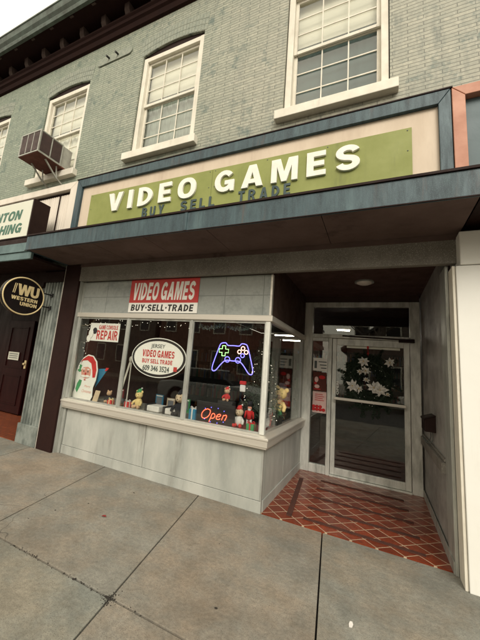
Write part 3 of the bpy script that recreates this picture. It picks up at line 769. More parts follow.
# signs on the window ------------------------------------------------
s1 = thing('banner_sign', (-2.65, WY, 2.1), 'red and white banner reading VIDEO GAMES BUY SELL TRADE above the window', 'sign')
by = WY - .012
MB().box(-3.24, -2.085, by, by + .008, 2.275, 2.615).build('red_field', M['red'], s1)
MB().box(-3.24, -2.085, by, by + .008, 2.135, 2.2745).build('white_field', M['signwhite'], s1)
m = MB(); heavy(m, 'VIDEO GAMES', (-3.19, by - .0005, 2.315), 1.06, .255, .003, shear=.2); m.build('lettering', M['signwhite'], s1)
m = MB(); heavy(m, 'BUY\u2022SELL\u2022TRADE', (-3.19, by - .0005, 2.158), 1.05, .092, .003, shear=.1, gap=.2); m.build('lettering', M['black'], s1)

s2 = thing('oval_sign', (-2.645, WY + .02, 1.25), 'white oval JERSEY VIDEO GAMES sign with black rim and phone number behind the glass', 'sign')
oy = WY + .03; oc = (-2.645, oy, 1.522)
m = MB(); m.disc((oc[0], oy + .004, oc[2]), (.452, 0, 0), (0, 0, .268), 48, (0, .006, 0)); m.build('outer_rim', M['signwhite'], s2)
m = MB(); m.disc((oc[0], oy + .0035, oc[2]), (.440, 0, 0), (0, 0, .256), 48, (0, -.001, 0)); m.build('rim', M['black'], s2)
m = MB(); m.disc((oc[0], oy + .002, oc[2]), (.405, 0, 0), (0, 0, .224), 48, (0, -.001, 0)); m.build('face', M['signwhite'], s2)
ty = oy + .0005
m = MB(); write(m, 'JERSEY', (-2.775, ty, 1.635), .235, .068, .001, bold=.015); write(m, '609 346 3524', (-2.88, ty, 1.335), .44, .078, .001, bold=.028)
m.build('lettering', M['darkgrey'], s2)
m = MB(); heavy(m, 'VIDEO GAMES', (-2.91, ty, 1.525), .53, .095, .001); heavy(m, 'BUY SELL TRADE', (-2.90, ty, 1.44), .50, .058, .001)
m.build('lettering', M['red'], s2)
m = MB(); m.box(-2.375, -2.32, ty - .001, ty, 1.36, 1.42); m.build('printed_patch', M['red'], s2)

s3 = thing('repair_sign', (-3.68, WY + .02, 1.69), 'white sign with red letters GAME CONSOLE REPAIR in the left pane', 'sign')
MB().box(-3.985, -3.385, oy, oy + .004, 1.69, 1.965).build('board', M['signwhite'], s3)
m = MB(); heavy(m, 'GAME CONSOLE', (-3.80, oy - .0005, 1.872), .38, .062, .001); heavy(m, 'REPAIR', (-3.83, oy - .0005, 1.715), .42, .14, .001)
m.build('lettering', M['red'], s3)
m = MB(); m.ell((-3.95, oy - .006, 1.80), (.05, .004, .075)); m.ell((-3.985, oy - .005, 1.72), (.045, .004, .055)); m.build('printed_controller', M['signwhite'], s3)
m = MB(); m.ell((-3.875, oy - .004, 1.845), (.045, .003, .05)); m.build('printed_shadow', M['blackcloth'], s3)

# neon ---------------------------------------------------------------
def spline(pts, n=8, closed=True):
    out = []; m_ = len(pts)
    rng = range(m_) if closed else range(m_ - 1)
    for i in rng:
        p0, p1, p2, p3 = [Vector(pts[(i + k) % m_]) if closed else Vector(pts[max(0, min(m_ - 1, i + k))]) for k in (-1, 0, 1, 2)]
        for j in range(n):
            t = j / n
            out.append(.5 * ((2 * p1) + (p2 - p0) * t + (2 * p0 - 5 * p1 + 4 * p2 - p3) * t * t + (3 * p1 - p0 - 3 * p2 + p3) * t ** 3))
    if not closed: out.append(Vector(pts[-1]))
    return out
ny = WY + .06
nc = thing('neon_gamepad', (-1.555, ny, 1.42), 'blue neon outline of a game controller glowing in the third pane', 'neon sign')
cx, cz_ = -1.562, 1.60
half = [(0, .150), (.075, .150), (.105, .178), (.16, .172), (.185, .14), (.225, .02), (.262, -.11), (.262, -.165), (.235, -.175), (.205, -.155), (.14, -.075), (.085, -.035), (0, -.035)]
outl = half[:] + [(-x, z) for x, z in half[::-1][1:-1]]
m = MB(); m.tube(spline([(cx + x, ny, cz_ + z) for x, z in outl]), .0052, 6, True); m.build('controller_outline', M['neonblue'], nc)
for dx in (-.07, .07):
    m = MB(); m.tube([(cx + dx + .033 * math.cos(a * math.pi / 8), ny, cz_ - .022 + .033 * math.sin(a * math.pi / 8)) for a in range(16)], .0045, 6, True)
    m.build('stick_ring', M['neonblue'], nc)
pc = (cx - .125, cz_ + .08); a_, b_ = .022, .062
cr = [(a_, a_), (a_, b_), (-a_, b_), (-a_, a_), (-b_, a_), (-b_, -a_), (-a_, -a_), (-a_, -b_), (a_, -b_), (a_, -a_), (b_, -a_), (b_, a_)]
m = MB(); m.tube([(pc[0] + x, ny, pc[1] + z) for x, z in cr], .0045, 6, True); m.build('plus_button', M['neongreen'], nc)
for (dx, dz) in ((0, .043), (0, -.043), (.043, 0), (-.043, 0)):
    m = MB(); m.tube([(cx + .125 + dx + .023 * math.cos(a * math.pi / 6), ny, cz_ + .08 + dz + .023 * math.sin(a * math.pi / 6)) for a in range(12)], .005, 6, True)
    m.build('round_button', M['neonpink'] if dz >= 0 else M['neonblue'], nc)
m = MB(); m.tube([(cx - .08, ny + .02, cz_ + .15), (cx - .08, ny + .02, 2.04)], .0015, 4); m.tube([(cx + .08, ny + .02, cz_ + .15), (cx + .08, ny + .02, 2.04)], .0015, 4); m.build('hanging_wire', M['black'], nc)

ns = thing('neon_open_sign', (-1.75, ny + .03, .797), 'black panel with red neon script Open ringed by small blue lights', 'neon sign')
sy = ny + .05
MB().box(-2.02, -1.50, sy, sy + .02, .80, 1.04).build('panel', M['black'], ns)
def stroke(pts, name='letter_tube'):
    m = MB(); m.tube(spline([(X0 + (x - X0) * .88 + .32 * (z - .9), sy - .012, .885 + (z - .9) * .86) for x, z in pts], 6, False), .0045, 6); m.build(name, M['neonred'], ns)
X0 = -1.935
stroke([(X0 + .06, .985), (X0 + .02, .965), (X0, .915), (X0 + .02, .865), (X0 + .06, .85), (X0 + .10, .87), (X0 + .12, .92), (X0 + .105, .97), (X0 + .06, .985)])
stroke([(X0 + .155, .80 + .015), (X0 + .155, .88), (X0 + .155, .925), (X0 + .18, .935), (X0 + .205, .91), (X0 + .20, .875), (X0 + .165, .865)])
stroke([(X0 + .235, .90), (X0 + .27, .905), (X0 + .285, .925), (X0 + .26, .94), (X0 + .235, .915), (X0 + .24, .875), (X0 + .275, .865), (X0 + .295, .88)])
stroke([(X0 + .325, .865), (X0 + .325, .93), (X0 + .335, .93), (X0 + .36, .94), (X0 + .375, .92), (X0 + .372, .865)])
m = MB()
for i in range(12):
    a = 2 * math.pi * i / 12 + .26
    if abs(math.cos(a)) < .9: m.ell((-1.765 + .18 * math.cos(a), sy - .006, .897 + .088 * math.sin(a)), .005, 6, 4)
m.build('blue_lights', M['neonblue'], ns)

# fairy lights ---------------------------------------------------------
def fairy(label, pts, n, jit, name='fairy_light_string'):
    t_ = thing(name, pts[0], label, 'string lights', 'fairy light strings in the display window')
    sp = spline(pts, 12, False)
    m = MB(); m.tube(sp, .002, 4); m.build('wire', M['black'], t_)
    base = None
    for i in range(n):
        p = sp[int(i * (len(sp) - 1) / max(1, n - 1))] + Vector((random.uniform(-jit, jit), random.uniform(-.02, .02), random.uniform(-jit, jit)))
        if base is None:
            mb_ = MB(); mb_.ell(Vector(pts[0]), 0.0038, 6, 4); base = mb_.build('bulb', M['bulb'], t_); base.location = p - Vector(pts[0])
        else:
            c = base.copy(); C.objects.link(c); c.parent = t_; c.location = p - Vector(pts[0])
yy = WY + .12
fairy('warm fairy light string looped along the top of the left pane', [(-4.18, yy, 1.94), (-3.95, yy, 2.0), (-3.7, yy, 1.97), (-3.45, yy, 2.01), (-3.24, yy, 1.95)], 22, .03)
fairy('warm fairy light string hanging down the left edge of the left pane', [(-4.16, yy + .02, 1.9), (-4.13, yy + .05, 1.75), (-4.17, yy + .02, 1.6), (-4.12, yy, 1.45), (-4.17, yy, 1.3)], 12, .02)
fairy('warm fairy light string looped along the top of the middle pane', [(-3.15, yy, 1.96), (-2.9, yy, 2.0), (-2.6, yy, 1.97), (-2.4, yy, 2.0), (-2.2, yy, 1.96)], 16, .03)
# tinsel garland along the top of the third pane
def foliage(mb, c, r, n, size, seed=1, flat=1.0):
    rnd = random.Random(seed)
    for i in range(n):
        d = Vector((rnd.gauss(0, 1), rnd.gauss(0, 1), rnd.gauss(0, 1))).normalized() * (rnd.random() ** .45)
        p = Vector((c[0] + d.x * r[0], c[1] + d.y * r[1], c[2] + d.z * r[2]))
        a = Vector((rnd.gauss(0, 1), rnd.gauss(0, 1), rnd.gauss(0, 1))).normalized(); b2 = a.orthogonal().normalized()
        s = size * rnd.uniform(.5, 1.3)
        mb.add([p - a * s, p + b2 * s * .22, p + a * s, p - b2 * s * .22], [(0, 1, 2, 3)])
tr = thing('christmas_tree', (-1.33, 4.25, .797), 'small dark artificial christmas tree with warm lights in the right hand pane', 'christmas tree')
m = MB(); m.tube([(-1.33, 4.25, .797), (-1.33, 4.25, 1.9)], [.02, .006], 6); m.build('trunk', M['woodbrown'], tr)
m = MB()
for i in range(9): foliage(m, (-1.33, 4.25, .95 + i * .11), (.30 - i * .028, .26 - i * .024, .08), 420, .03, i)
m.build('foliage', M['leafdark'], tr, recalc=False)
bl = None; rnd = random.Random(3)
for i in range(46):
    h_ = rnd.random() ** 1.2; z = .9 + h_ * .98; rr_ = .28 - h_ * .24; a = rnd.uniform(math.pi, 2 * math.pi)
    p = Vector((-1.33 + rr_ * math.cos(a), 4.25 + rr_ * math.sin(a) * .9, z)) - Vector(tr.location)
    if bl is None: mb_ = MB(); mb_.ell(tr.location, .0042, 6, 4); bl = mb_.build('bulb', M['bulb'], tr); bl.location = p
    else: c = bl.copy(); C.objects.link(c); c.parent = tr; c.location = p
M['tinsel'] = mat('silver_green_tinsel', (.24, .30, .26), .3, .5)
gl = MB()
for i in range(26): foliage(gl, (-2.08 + i * .036, WY + .10, 1.985 - .02 * math.sin(i * .5)), (.03, .03, .035), 26, .02, 40 + i)
tag(gl.build('tinsel_garland', M['tinsel'], recalc=False), 'silver green tinsel garland along the top of the right front pane', 'garland')

# ---- window display objects -----------------------------------------
# bearded man cut-out
sa = thing('christmas_cutout', (-4.02, 3.80, .79), 'flat cutout of white bearded man in red winter hat in the left pane', 'window decoration')
sy_ = 3.80
def flat(name, pts, y, mt, th=.003, par=sa):
    m = MB(); m.prism([(x, z) for x, z in pts], 'Y', y, y + th); return m.build(name, mt, par)
flat('backing', [(-4.24, .795), (-3.86, .795), (-3.83, .85), (-3.84, .98), (-3.80, 1.10), (-3.79, 1.25), (-3.83, 1.38), (-3.92, 1.46), (-4.03, 1.475), (-4.13, 1.42), (-4.20, 1.32), (-4.25, 1.18), (-4.24, 1.08), (-4.22, .95), (-4.25, .86)], sy_, M['signwhite'], .006)
flat('hat', [(-4.17, 1.345), (-4.13, 1.40), (-4.03, 1.455), (-3.93, 1.445), (-3.85, 1.37), (-3.815, 1.25), (-3.825, 1.14), (-3.875, 1.13), (-3.90, 1.24), (-3.94, 1.34), (-4.03, 1.385), (-4.12, 1.375)], sy_ - .004, M['redcloth'])
flat('face', [(-4.135, 1.22), (-4.09, 1.27), (-4.0, 1.285), (-3.93, 1.25), (-3.925, 1.17), (-3.96, 1.12), (-4.03, 1.10), (-4.11, 1.13)], sy_ - .004, M['skin'])
m = MB(); m.ell((-4.075, sy_ - .006, 1.135), (.055, .003, .020)); m.ell((-3.985, sy_ - .006, 1.14), (.05, .003, .019)); m.build('moustache', M['signwhite'], sa)
for ex_ in (-4.075, -3.985):
    m = MB(); m.ell((ex_, sy_ - .006, 1.212), (.014, .003, .010)); m.build('eye', M['black'], sa)
    m = MB(); m.ell((ex_, sy_ - .006, 1.245), (.028, .003, .009)); m.build('eyebrow', M['signwhite'], sa)
m = MB(); m.ell((-4.03, sy_ - .007, 1.178), (.017, .004, .017)); m.build('nose', M['redcloth'], sa)
m = MB(); m.ell((-4.03, sy_ - .006, 1.085), (.020, .003, .009)); m.build('mouth', M['redcloth'], sa)
flat('holly', [(-4.22, 1.22), (-4.18, 1.24), (-4.19, 1.31), (-4.13, 1.30), (-4.15, 1.24), (-4.12, 1.21), (-4.17, 1.19)], sy_ - .004, M['green'])
flat('mitten', [(-4.20, .93), (-4.16, .88), (-4.10, 1.0), (-4.09, 1.07), (-4.14, 1.08), (-4.18, 1.02)], sy_ - .004, M['green'])
m = MB(); write(m, 'Merry', (-4.02, sy_ - .0005, .965), .13, .045, .001, shear=.3); write(m, 'Christmas', (-4.06, sy_ - .0005, .895), .20, .045, .001, shear=.3); m.build('lettering', M['skin'], sa)

pn = thing('blue_pennant', (-3.78, 3.86, .9), 'bright blue triangular pennant with red tip beside the bearded cutout', 'pennant')
m = MB(); m.prism([(-3.86, .98), (-3.84, 1.27), (-3.64, 1.29)], 'Y', 3.86, 3.864); m.build('cloth', M['paperblue'], pn)
m = MB(); m.prism([(-3.70, 1.245), (-3.66, 1.255), (-3.62, 1.30), (-3.68, 1.30)], 'Y', 3.855, 3.859); m.build('tip', M['redcloth'], pn)
m = MB(); m.tube([(-3.87, 3.862, .79), (-3.85, 3.862, 1.28)], .005, 6); m.build('stick', M['woodbrown'], pn)
m = MB(); m.obox((-3.74, 3.80, .875), (.048, 0, 0), (0, .004, 0), (.012, .01, .08)); tag(m.build('cream_card', M['papercream']), 'small cream card leaning just right of the bearded cutout', 'card')

def plush(name, loc, s, body, belly, head, hat, label, cat='soft toy', ears=True, hatmat=None, rot=0):
    t_ = thing(name, loc, label, cat)
    x, y, z = loc; r_ = Matrix.Rotation(rot, 3, 'Y')
    def P(a, b2, c): return Vector(loc) + r_ @ Vector((a, b2, c)) * s
    m = MB(); m.ell(P(0, 0, .30), (.22 * s, .18 * s, .28 * s))
    for sx in (-1, 1):
        m.tube([P(.14 * sx, -.03, .42), P(.26 * sx, -.12, .32), P(.27 * sx, -.2, .24)], [.08 * s, .07 * s, .06 * s], 8)
        m.ell(P(.27 * sx, -.2, .23), .065 * s, 8, 6)
    m.build('body', body, t_)
    m = MB()
    for sx in (-1, 1):
        m.tube([P(.10 * sx, -.05, .12), P(.17 * sx, -.25, .08)], [.10 * s, .08 * s], 8); m.ell(P(.17 * sx, -.27, .10), (.075 * s, .05 * s, .10 * s), 8, 6)
    m.build('legs', belly, t_)
    m = MB(); m.ell(P(0, -.03, .72), (.22 * s, .20 * s, .20 * s)); m.ell(P(0, -.2, .66), (.09 * s, .07 * s, .07 * s), 8, 6)
    if ears:
        for sx in (-1, 1): m.ell(P(.17 * sx, 0, .89), (.08 * s, .04 * s, .08 * s), 8, 6)
    m.build('head', head, t_)
    m = MB()
    for sx in (-1, 1): m.ell(P(.08 * sx, -.205, .76), .022 * s, 6, 4)
    m.ell(P(0, -.27, .68), .025 * s, 6, 4); m.build('face', M['black'], t_)
    if hat:
        m = MB(); m.tube([P(0, 0, .84), P(.02, 0, .98), P(.12, 0, 1.08)], [.19 * s, .11 * s, .02 * s], 10); m.build('hat', hatmat, t_)
        m = MB(); m.ell(P(.13, 0, 1.08), .05 * s, 8, 6); m.build('pompom', M['whitecloth'], t_)
    return t_
plush('teddy', (-3.40, 3.95, .79), .20, M['woodbrown'], M['tan'], M['papercream'], False, '', 'small tan and brown teddy sitting low at the right of the left pane') if False else None
plush('teddy', (-3.60, 3.92, .79), .19, M['blackcloth'], M['tan'], M['tan'], False, 'tiny tan teddy with dark body sitting low in the left pane')
plush('teddy', (-3.02, 3.90, .79), .26, M['yellow'], M['tan'], M['yellow'], True, 'golden plush toy in a green cap at the left of the middle pane', hatmat=M['green'])
plush('gnome_doll', (-1.47, 3.86, .797), .24, M['whitecloth'], M['redcloth'], M['papercream'], True, 'little red capped white bodied doll right of the neon Open sign', 'doll', ears=False, hatmat=M['redcloth'])
plush('black_doll', (-2.30, 3.86, .79), .33, M['blackcloth'], M['blackcloth'], M['papercream'], True, 'tall doll dressed in black with a white pompom at the right of the middle pane', 'doll', ears=False, hatmat=M['blackcloth'])
plush('pig_plush', (-1.21, 4.55, .93), .38, M['yellow'], M['green'], M['yellow'], False, 'yellow plush animal in green shorts seen through the side pane', rot=.2)
m = MB(); m.box(-1.33, -1.15, 4.45, 4.66, .797, .93); tag(m.build('toy_plinth', M['black'], bev=.004), 'small black block under the yellow plush by the side pane', 'block')
# red-white striped stocking standing
sk = thing('candy_striped_boot', (-1.22, 4.22, .797), 'white and red diagonally striped boot at the foot of the side pane', 'decoration')
m = MB(); m.tube([(-1.22, 4.27, 1.02), (-1.22, 4.25, .90), (-1.22, 4.21, .84), (-1.22, 4.12, .82)], [.03, .035, .04, .022], 10); m.build('boot', M['whitecloth'], sk)
m = MB(); m.tube([(-1.185, 4.29, 1.0), (-1.18, 4.24, .90), (-1.18, 4.17, .82)], .008, 6); m.tube([(-1.20, 4.22, .97), (-1.178, 4.19, .88)], .007, 6); m.build('stripe', M['redcloth'], sk)
es = thing('wooden_easel', (-1.25, 4.95, .797), 'little brown wooden easel at the back of the side pane', 'easel')
m = MB(); m.bar((-1.22, 4.86, .80), (-1.22, 4.95, 1.08), .02); m.build('leg', M['woodbrown'], es)
m = MB(); m.bar((-1.22, 5.06, .80), (-1.22, 4.97, 1.08), .02); m.build('leg', M['woodbrown'], es)
m = MB(); m.bar((-1.30, 4.97, .80), (-1.23, 4.96, 1.06), .015); m.build('back_leg', M['woodbrown'], es)
m = MB(); m.bar((-1.215, 4.84, .88), (-1.215, 5.10, .88), .02); m.build('ledge', M['woodbrown'], es)
jr = thing('grey_toy_robot', (-1.30, 5.2, .797), 'grey translucent toy robot figure at the rear corner of the side pane', 'toy')
m = MB(); m.box(-1.37, -1.23, 5.14, 5.28, .98, 1.20); m.build('body', M['clear'], jr, bev=.01)
m = MB(); m.box(-1.35, -1.25, 5.16, 5.26, 1.205, 1.32); m.build('head', M['clear'], jr, bev=.01)
for yy2 in (5.17, 5.25): MB().tube([(-1.30, yy2, .797), (-1.30, yy2, .98)], .022, 8).build('leg', M['clear'], jr)
for yy2 in (5.12, 5.30): MB().tube([(-1.30, yy2, 1.17), (-1.27, yy2, 1.02)], .016, 8).build('arm', M['clear'], jr)
# consoles on the deck
for i, (xx, w_) in enumerate(((-2.86, .24), (-2.56, .22))):
    k = thing('game_console', (xx + .1, 3.95, .79), ['white game console with black end at the centre of the middle pane', 'second white console with black end, just left of the black doll'][i], 'game console', 'game consoles on the display deck')
    MB().box(xx + .035, xx + w_, 3.84, 4.06, .792, .87).build('body', M['whitecloth'], k, bev=.012)
    MB().box(xx, xx + .034, 3.835, 4.065, .79, .885).build('end_cap', M['black'], k, bev=.008)
for (xx, yy_, h_, cm_, lab) in ((-3.72, 4.22, .19, 'deckred', 'dark red game box standing behind the tiny tan teddy'), (-2.93, 4.18, .20, 'paperblue', 'blue game box behind the golden plush toy'),
                           (-2.74, 4.20, .17, 'papercream', 'cream game box standing behind the first white console'), (-2.50, 4.22, .19, 'green', 'green game box standing behind the second white console'), (-2.02, 4.1, .17, 'redcloth', 'red game box standing left of the neon Open panel')):
    gb_ = thing('game_box', (xx, yy_, .79), lab, 'game box', 'game boxes on the display deck')
    MB().box(xx, xx + .135, yy_, yy_ + .02, .791, .79 + h_).build('case', M[cm_], gb_, bev=.002)
    MB().box(xx + .02, xx + .115, yy_ - .0015, yy_ - .0002, .79 + h_ * .25, .79 + h_ * .8).build('cover_picture', M['clear'], gb_)
    MB().box(xx + .012, xx + .123, yy_ - .0015, yy_ - .0002, .79 + h_ * .86, .79 + h_ * .95).build('title_strip', M['signwhite'], gb_)
plush('bear', (-1.70, 3.98, 1.06), .17, M['redcloth'], M['tan'], M['tan'], True, 'little red clad teddy in a red cap sitting above the Open sign', hatmat=M['redcloth'])
MB_s = MB(); MB_s.box(-1.80, -1.60, 3.93, 4.06, .797, 1.06); tag(MB_s.build('display_block', M['black'], bev=.004), 'tall black block under the red clad teddy behind the Open sign', 'block')
def present(x, y, z, w_, h_, m1, m2, label):
    t_ = thing('gift_box', (x, y, z), label, 'gift box', 'small wrapped presents in the display window')
    MB().box(x - w_ / 2, x + w_ / 2, y - w_ / 2, y + w_ / 2, z + .001, z + h_).build('box', M[m1], t_, bev=.003)
    m = MB(); m.box(x - .009, x + .009, y - w_ / 2 - .002, y + w_ / 2 + .002, z + .0005, z + h_ + .002); m.box(x - w_ / 2 - .002, x + w_ / 2 + .002, y - .009, y + .009, z + .0005, z + h_ + .003)
    for sx in (-1, 1): m.tube(spline([(x, y, z + h_), (x + sx * .03, y - .006, z + h_ + .028), (x + sx * .045, y, z + h_ + .012), (x, y, z + h_ + .002)], 4, False), .005, 5)
    m.build('ribbon', M[m2], t_)
present(-3.48, 3.84, .79, .075, .06, 'redcloth', 'gold', 'little red present with gold ribbon at the foot of the first mullion')
present(-3.13, 3.80, .79, .07, .085, 'redcloth', 'whitecloth', 'small red present with white ribbon left of the golden plush toy')
present(-2.06, 3.80, .797, .09, .13, 'paperblue', 'whitecloth', 'blue present with white ribbon left of the neon Open panel')
present(-1.30, 3.82, .797, .09, .07, 'green', 'redcloth', 'green present with red ribbon in the front right corner of the window')
sg2 = thing('snow_globe', (-3.30, 3.86, .79), 'glass snow globe on brown base just right of the first mullion', 'snow globe')
m = MB(); m.tube([(-3.30, 3.86, .791), (-3.30, 3.86, .825)], [.04, .033], 16); m.build('base', M['woodbrown'], sg2)
m = MB(); m.ell((-3.30, 3.86, .862), .04, 16, 10); m.build('globe', M['clear'], sg2)
nk = thing('nutcracker', (-1.60, 4.02, .797), 'nutcracker soldier in red coat and black hat right of the red capped doll', 'nutcracker')
nx, ny2 = -1.385, 3.98; nk.location = (nx, ny2, .797)
m = MB()
for sx in (-1, 1): m.tube([(nx + sx * .02, ny2, .80), (nx + sx * .02, ny2, .89)], [.014, .017], 8)
m.build('legs', M['whitecloth'], nk)
m = MB(); m.tube([(nx, ny2, .89), (nx, ny2, .93), (nx, ny2, .99)], [.034, .030, .042], 12)
for sx in (-1, 1): m.tube([(nx + sx * .045, ny2, .98), (nx + sx * .055, ny2 - .01, .90)], .012, 8)
m.build('coat', M['redcloth'], nk)
m = MB(); m.ell((nx, ny2, 1.02), (.026, .026, .032)); m.build('head', M['skin'], nk)
m = MB(); m.ell((nx, ny2 - .012, 1.0), (.02, .018, .022)); m.build('beard', M['whitecloth'], nk)
m = MB(); m.tube([(nx, ny2, 1.04), (nx, ny2, 1.10)], [.026, .032], 12); m.build('hat', M['blackcloth'], nk)
# white easel pole
ep = thing('white_stand', (-3.42, 4.05, .79), 'slender white stand leaning behind the first window mullion', 'stand')
m = MB(); m.bar((-3.50, 4.0, .79), (-3.40, 4.06, 1.42), .026); m.build('leg', M['white'], ep)
m = MB(); m.bar((-3.34, 4.02, .79), (-3.385, 4.07, 1.42), .016); m.build('leg', M['white'], ep)
m = MB(); m.ell((-3.39, 4.06, 1.46), (.03, .03, .05)); m.build('head', M['white'], ep)
oc_ = thing('stocking_ornament', (-1.46, 3.9, 1.2), 'small red and white stocking ornament hanging below the neon controller', 'ornament')
MB().tube([(-1.46, 3.9, 1.34), (-1.46, 3.9, 2.04)], .0012, 4).build('string', M['black'], oc_)
m = MB(); m.box(-1.50, -1.43, 3.885, 3.915, 1.205, 1.29); m.build('leg', M['whitecloth'], oc_, bev=.01)
m = MB(); m.box(-1.505, -1.425, 3.88, 3.92, 1.292, 1.335); m.build('cuff', M['redcloth'], oc_, bev=.008)

# ================================================================== RECESS, DOOR
DY = 5.72
rc = thing('entrance_recess', (-.27, 4.7, 0), 'dark lined entrance recess with grey right wall beside the display window', 'entrance')
m = MB(); m.box(.575, .64, 3.96, 5.95, 0, 2.80); m.build('side_wall', M['recesswall'], rc)
m = MB(); m.box(.562, .590, 3.665, 3.958, 0, 2.621); m.build('wall_end_trim', M['alu'], rc, bev=.006)
m = MB(); m.box(.553, .561, 3.675, 5.70, 0.006, .10); m.build('baseboard', M['alu'], rc)
m = MB(); m.box(.53, .574, 3.97, 5.66, .70, .80); m.box(.553, .574, 3.97, 5.66, .805, .83); m.build('wall_rail', M['greyspeck'], rc, bev=.004)
m = MB(); m.box(-1.10, .575, 3.662, 5.95, 2.802, 2.86); m.build('ceiling', M['recessceil'], rc)
m = MB(); m.box(-1.10, .552, DY - .005, DY + .1, 2.70, 2.80); m.build('head_panel', M['sidefascia'], rc)

dr = thing('entrance_door', (-.15, DY, 0), 'worn aluminium framed glass shop door with sidelight and transom', 'door')
fr = MB()
fr.box(-1.098, -.965, DY - .03, DY + .07, .006, 2.70)
fr.box(-.715, -.655, DY - .03, DY + .07, .006, 2.105)
fr.box(.425, .552, DY - .03, DY + .07, .006, 2.70)
fr.box(-.963, .423, DY - .04, DY + .07, 2.107, 2.165)
fr.box(-.963, .423, DY - .03, DY + .07, 2.625, 2.70)
fr.box(-.963, -.717, DY - .02, DY + .05, .006, .13); fr.box(-.963, -.717, DY - .02, DY + .05, 2.05, 2.104)
fr.build('frame', M['doormetal'], dr, bev=.005)
MB().box(-.653, .423, DY - .05, DY + .08, .006, .03).build('threshold', M['doormetal'], dr, bev=.004)
MB().box(-.963, -.717, DY + .01, DY + .016, .132, 2.048).build('sidelight_pane', M['glass'], dr)
MB().box(-.963, .423, DY + .01, DY + .016, 2.167, 2.623).build('transom_pane', M['glass'], dr)
lf = MB()
lf.box(-.648, -.585, DY - .015, DY + .03, .035, 2.10); lf.box(.345, .418, DY - .015, DY + .03, .035, 2.10)
lf.box(-.584, .344, DY - .015, DY + .03, .035, .135); lf.box(-.584, .344, DY - .015, DY + .03, 2.0, 2.10)
leaf = lf.build('door_leaf', M['doormetal'], dr, bev=.004)
MB().box(-.584, .344, DY + .005, DY + .011, .137, 1.998).build('pane', M['glass'], leaf)
m = MB(); m.box(-.60, .36, DY - .125, DY - .10, 1.145, 1.185); m.box(-.60, -.57, DY - .10, DY - .014, 1.15, 1.18); m.box(.33, .36, DY - .10, DY - .014, 1.15, 1.18)
m.build('push_bar', M['alubright'], leaf, bev=.004)
m = MB(); m.box(-.628, -.60, DY - .022, DY - .015, 1.23, 1.33); m.build('lock', M['alubright'], leaf)
m = MB(); m.box(-.44, .30, DY + .035, DY + .09, 1.965, 2.03); m.build('closer', M['alubright'], leaf)
m = MB(); m.box(.28, .48, DY - .09, DY - .032, 2.08, 2.13); m.bar((.30, DY - .07, 2.12), (-.5, DY - .05, 2.145), .02); m.build('closer_arm', M['darkbrown'], dr)
# notices in the sidelight
def notice(name, x0, x1, z0, z1, mt, label, extra):
    t_ = thing(name, ((x0 + x1) / 2, DY + .02, z0), label, 'notice')
    MB().box(x0, x1, DY + .004, DY + .007, z0, z1).build('sheet', mt, t_); extra(t_)
    return t_
def ex1(t_):
    m = MB()
    for i in range(3): m.box(-.86 + .02 * i, -.735, DY + .0025, DY + .0035, 1.70 - i * .05, 1.715 - i * .05)
    m.box(-.925, -.885, DY + .0025, DY + .0035, 1.60, 1.72)
    m.build('printed_lines', M['darkgrey'], t_)
notice('white_notice', -.945, -.722, 1.56, 1.77, M['signwhite'], 'white printed notice, topmost sheet in the narrow sidelight', ex1)
def ex2(t_):
    m = MB(); m.ell((-.885, DY + .002, 1.42), (.03, .002, .045)); m.ell((-.875, DY + .002, 1.31), (.04, .002, .03)); m.build('printed_shapes', M['paperpink'], t_)
    m = MB(); m.ell((-.80, DY + .002, 1.46), (.05, .002, .03)); m.ell((-.90, DY + .002, 1.36), (.022, .002, .02)); m.box(-.92, -.82, DY + .0025, DY + .0035, 1.26, 1.275); m.build('printed_red', M['redcloth'], t_)
notice('dark_red_poster', -.94, -.73, 1.24, 1.54, M['interior'], 'dark red poster with pale shapes, middle sheet in the sidelight', ex2)
def ex3(t_):
    m = MB()
    for i in range(7): m.ell((-.915 + (i % 4) * .05, DY + .002, .95 + (i // 4) * .045), (.028, .002, .026), 8, 6)
    m.build('printed_berries', M['redcloth'], t_)
    m = MB()
    for i in range(4): m.box(-.90, -.76 - .02 * (i % 2), DY + .0025, DY + .0035, 1.09 + i * .03, 1.10 + i * .03)
    m.build('printed_lines', M['redcloth'], t_)
notice('pink_flyer', -.935, -.725, .90, 1.23, M['paperpink'], 'pink flyer with red berries, lowest sheet in the sidelight', ex3)
# vertical hours lettering on the door glass
vs = thing('door_sticker', (-.555, DY, 1.22), 'narrow vertical white lettered sticker on the door glass by the lock', 'sticker')
m = MB(); write(m, 'OPEN', (-.545, DY + .003, 1.215), .21, .035, .001, right=(0, 0, 1), up=(-1, 0, 0), bold=.02)
m.build('lettering', M['signwhite'], vs)

# wreath
wr = thing('door_wreath', (-.14, DY - .08, 1.42), 'round dark wreath with white poinsettias hanging on the glass door', 'wreath')
m = MB(); rnd = random.Random(31)
for i in range(46):
    a = 2 * math.pi * i / 46; rr_ = rnd.uniform(.75, 1.12)
    foliage(m, (-.12 + .26 * rr_ * math.cos(a), DY - .058, 1.47 + .31 * rr_ * math.sin(a)), (.11, .034, .11), 230, .03, 100 + i)
for i in range(26):                     # loose sprigs sticking out
    a = rnd.uniform(0, 6.28); c0 = Vector((-.12 + .3 * math.cos(a), DY - .06, 1.45 + .38 * math.sin(a))); d_ = Vector((math.cos(a + rnd.uniform(-.8, .8)), 0, math.sin(a + rnd.uniform(-.8, .8))))
    for k in range(5): foliage(m, c0 + d_ * .035 * k, (.02, .015, .02), 12, .022, 300 + i * 5 + k)
m.build('foliage', M['leafdark'], wr, recalc=False)
MB().tube([(-.12 + .25 * math.cos(i * math.pi / 16), DY - .06, 1.45 + .31 * math.sin(i * math.pi / 16)) for i in range(32)], .022, 6, True).build('ring', M['leafdark'], wr)
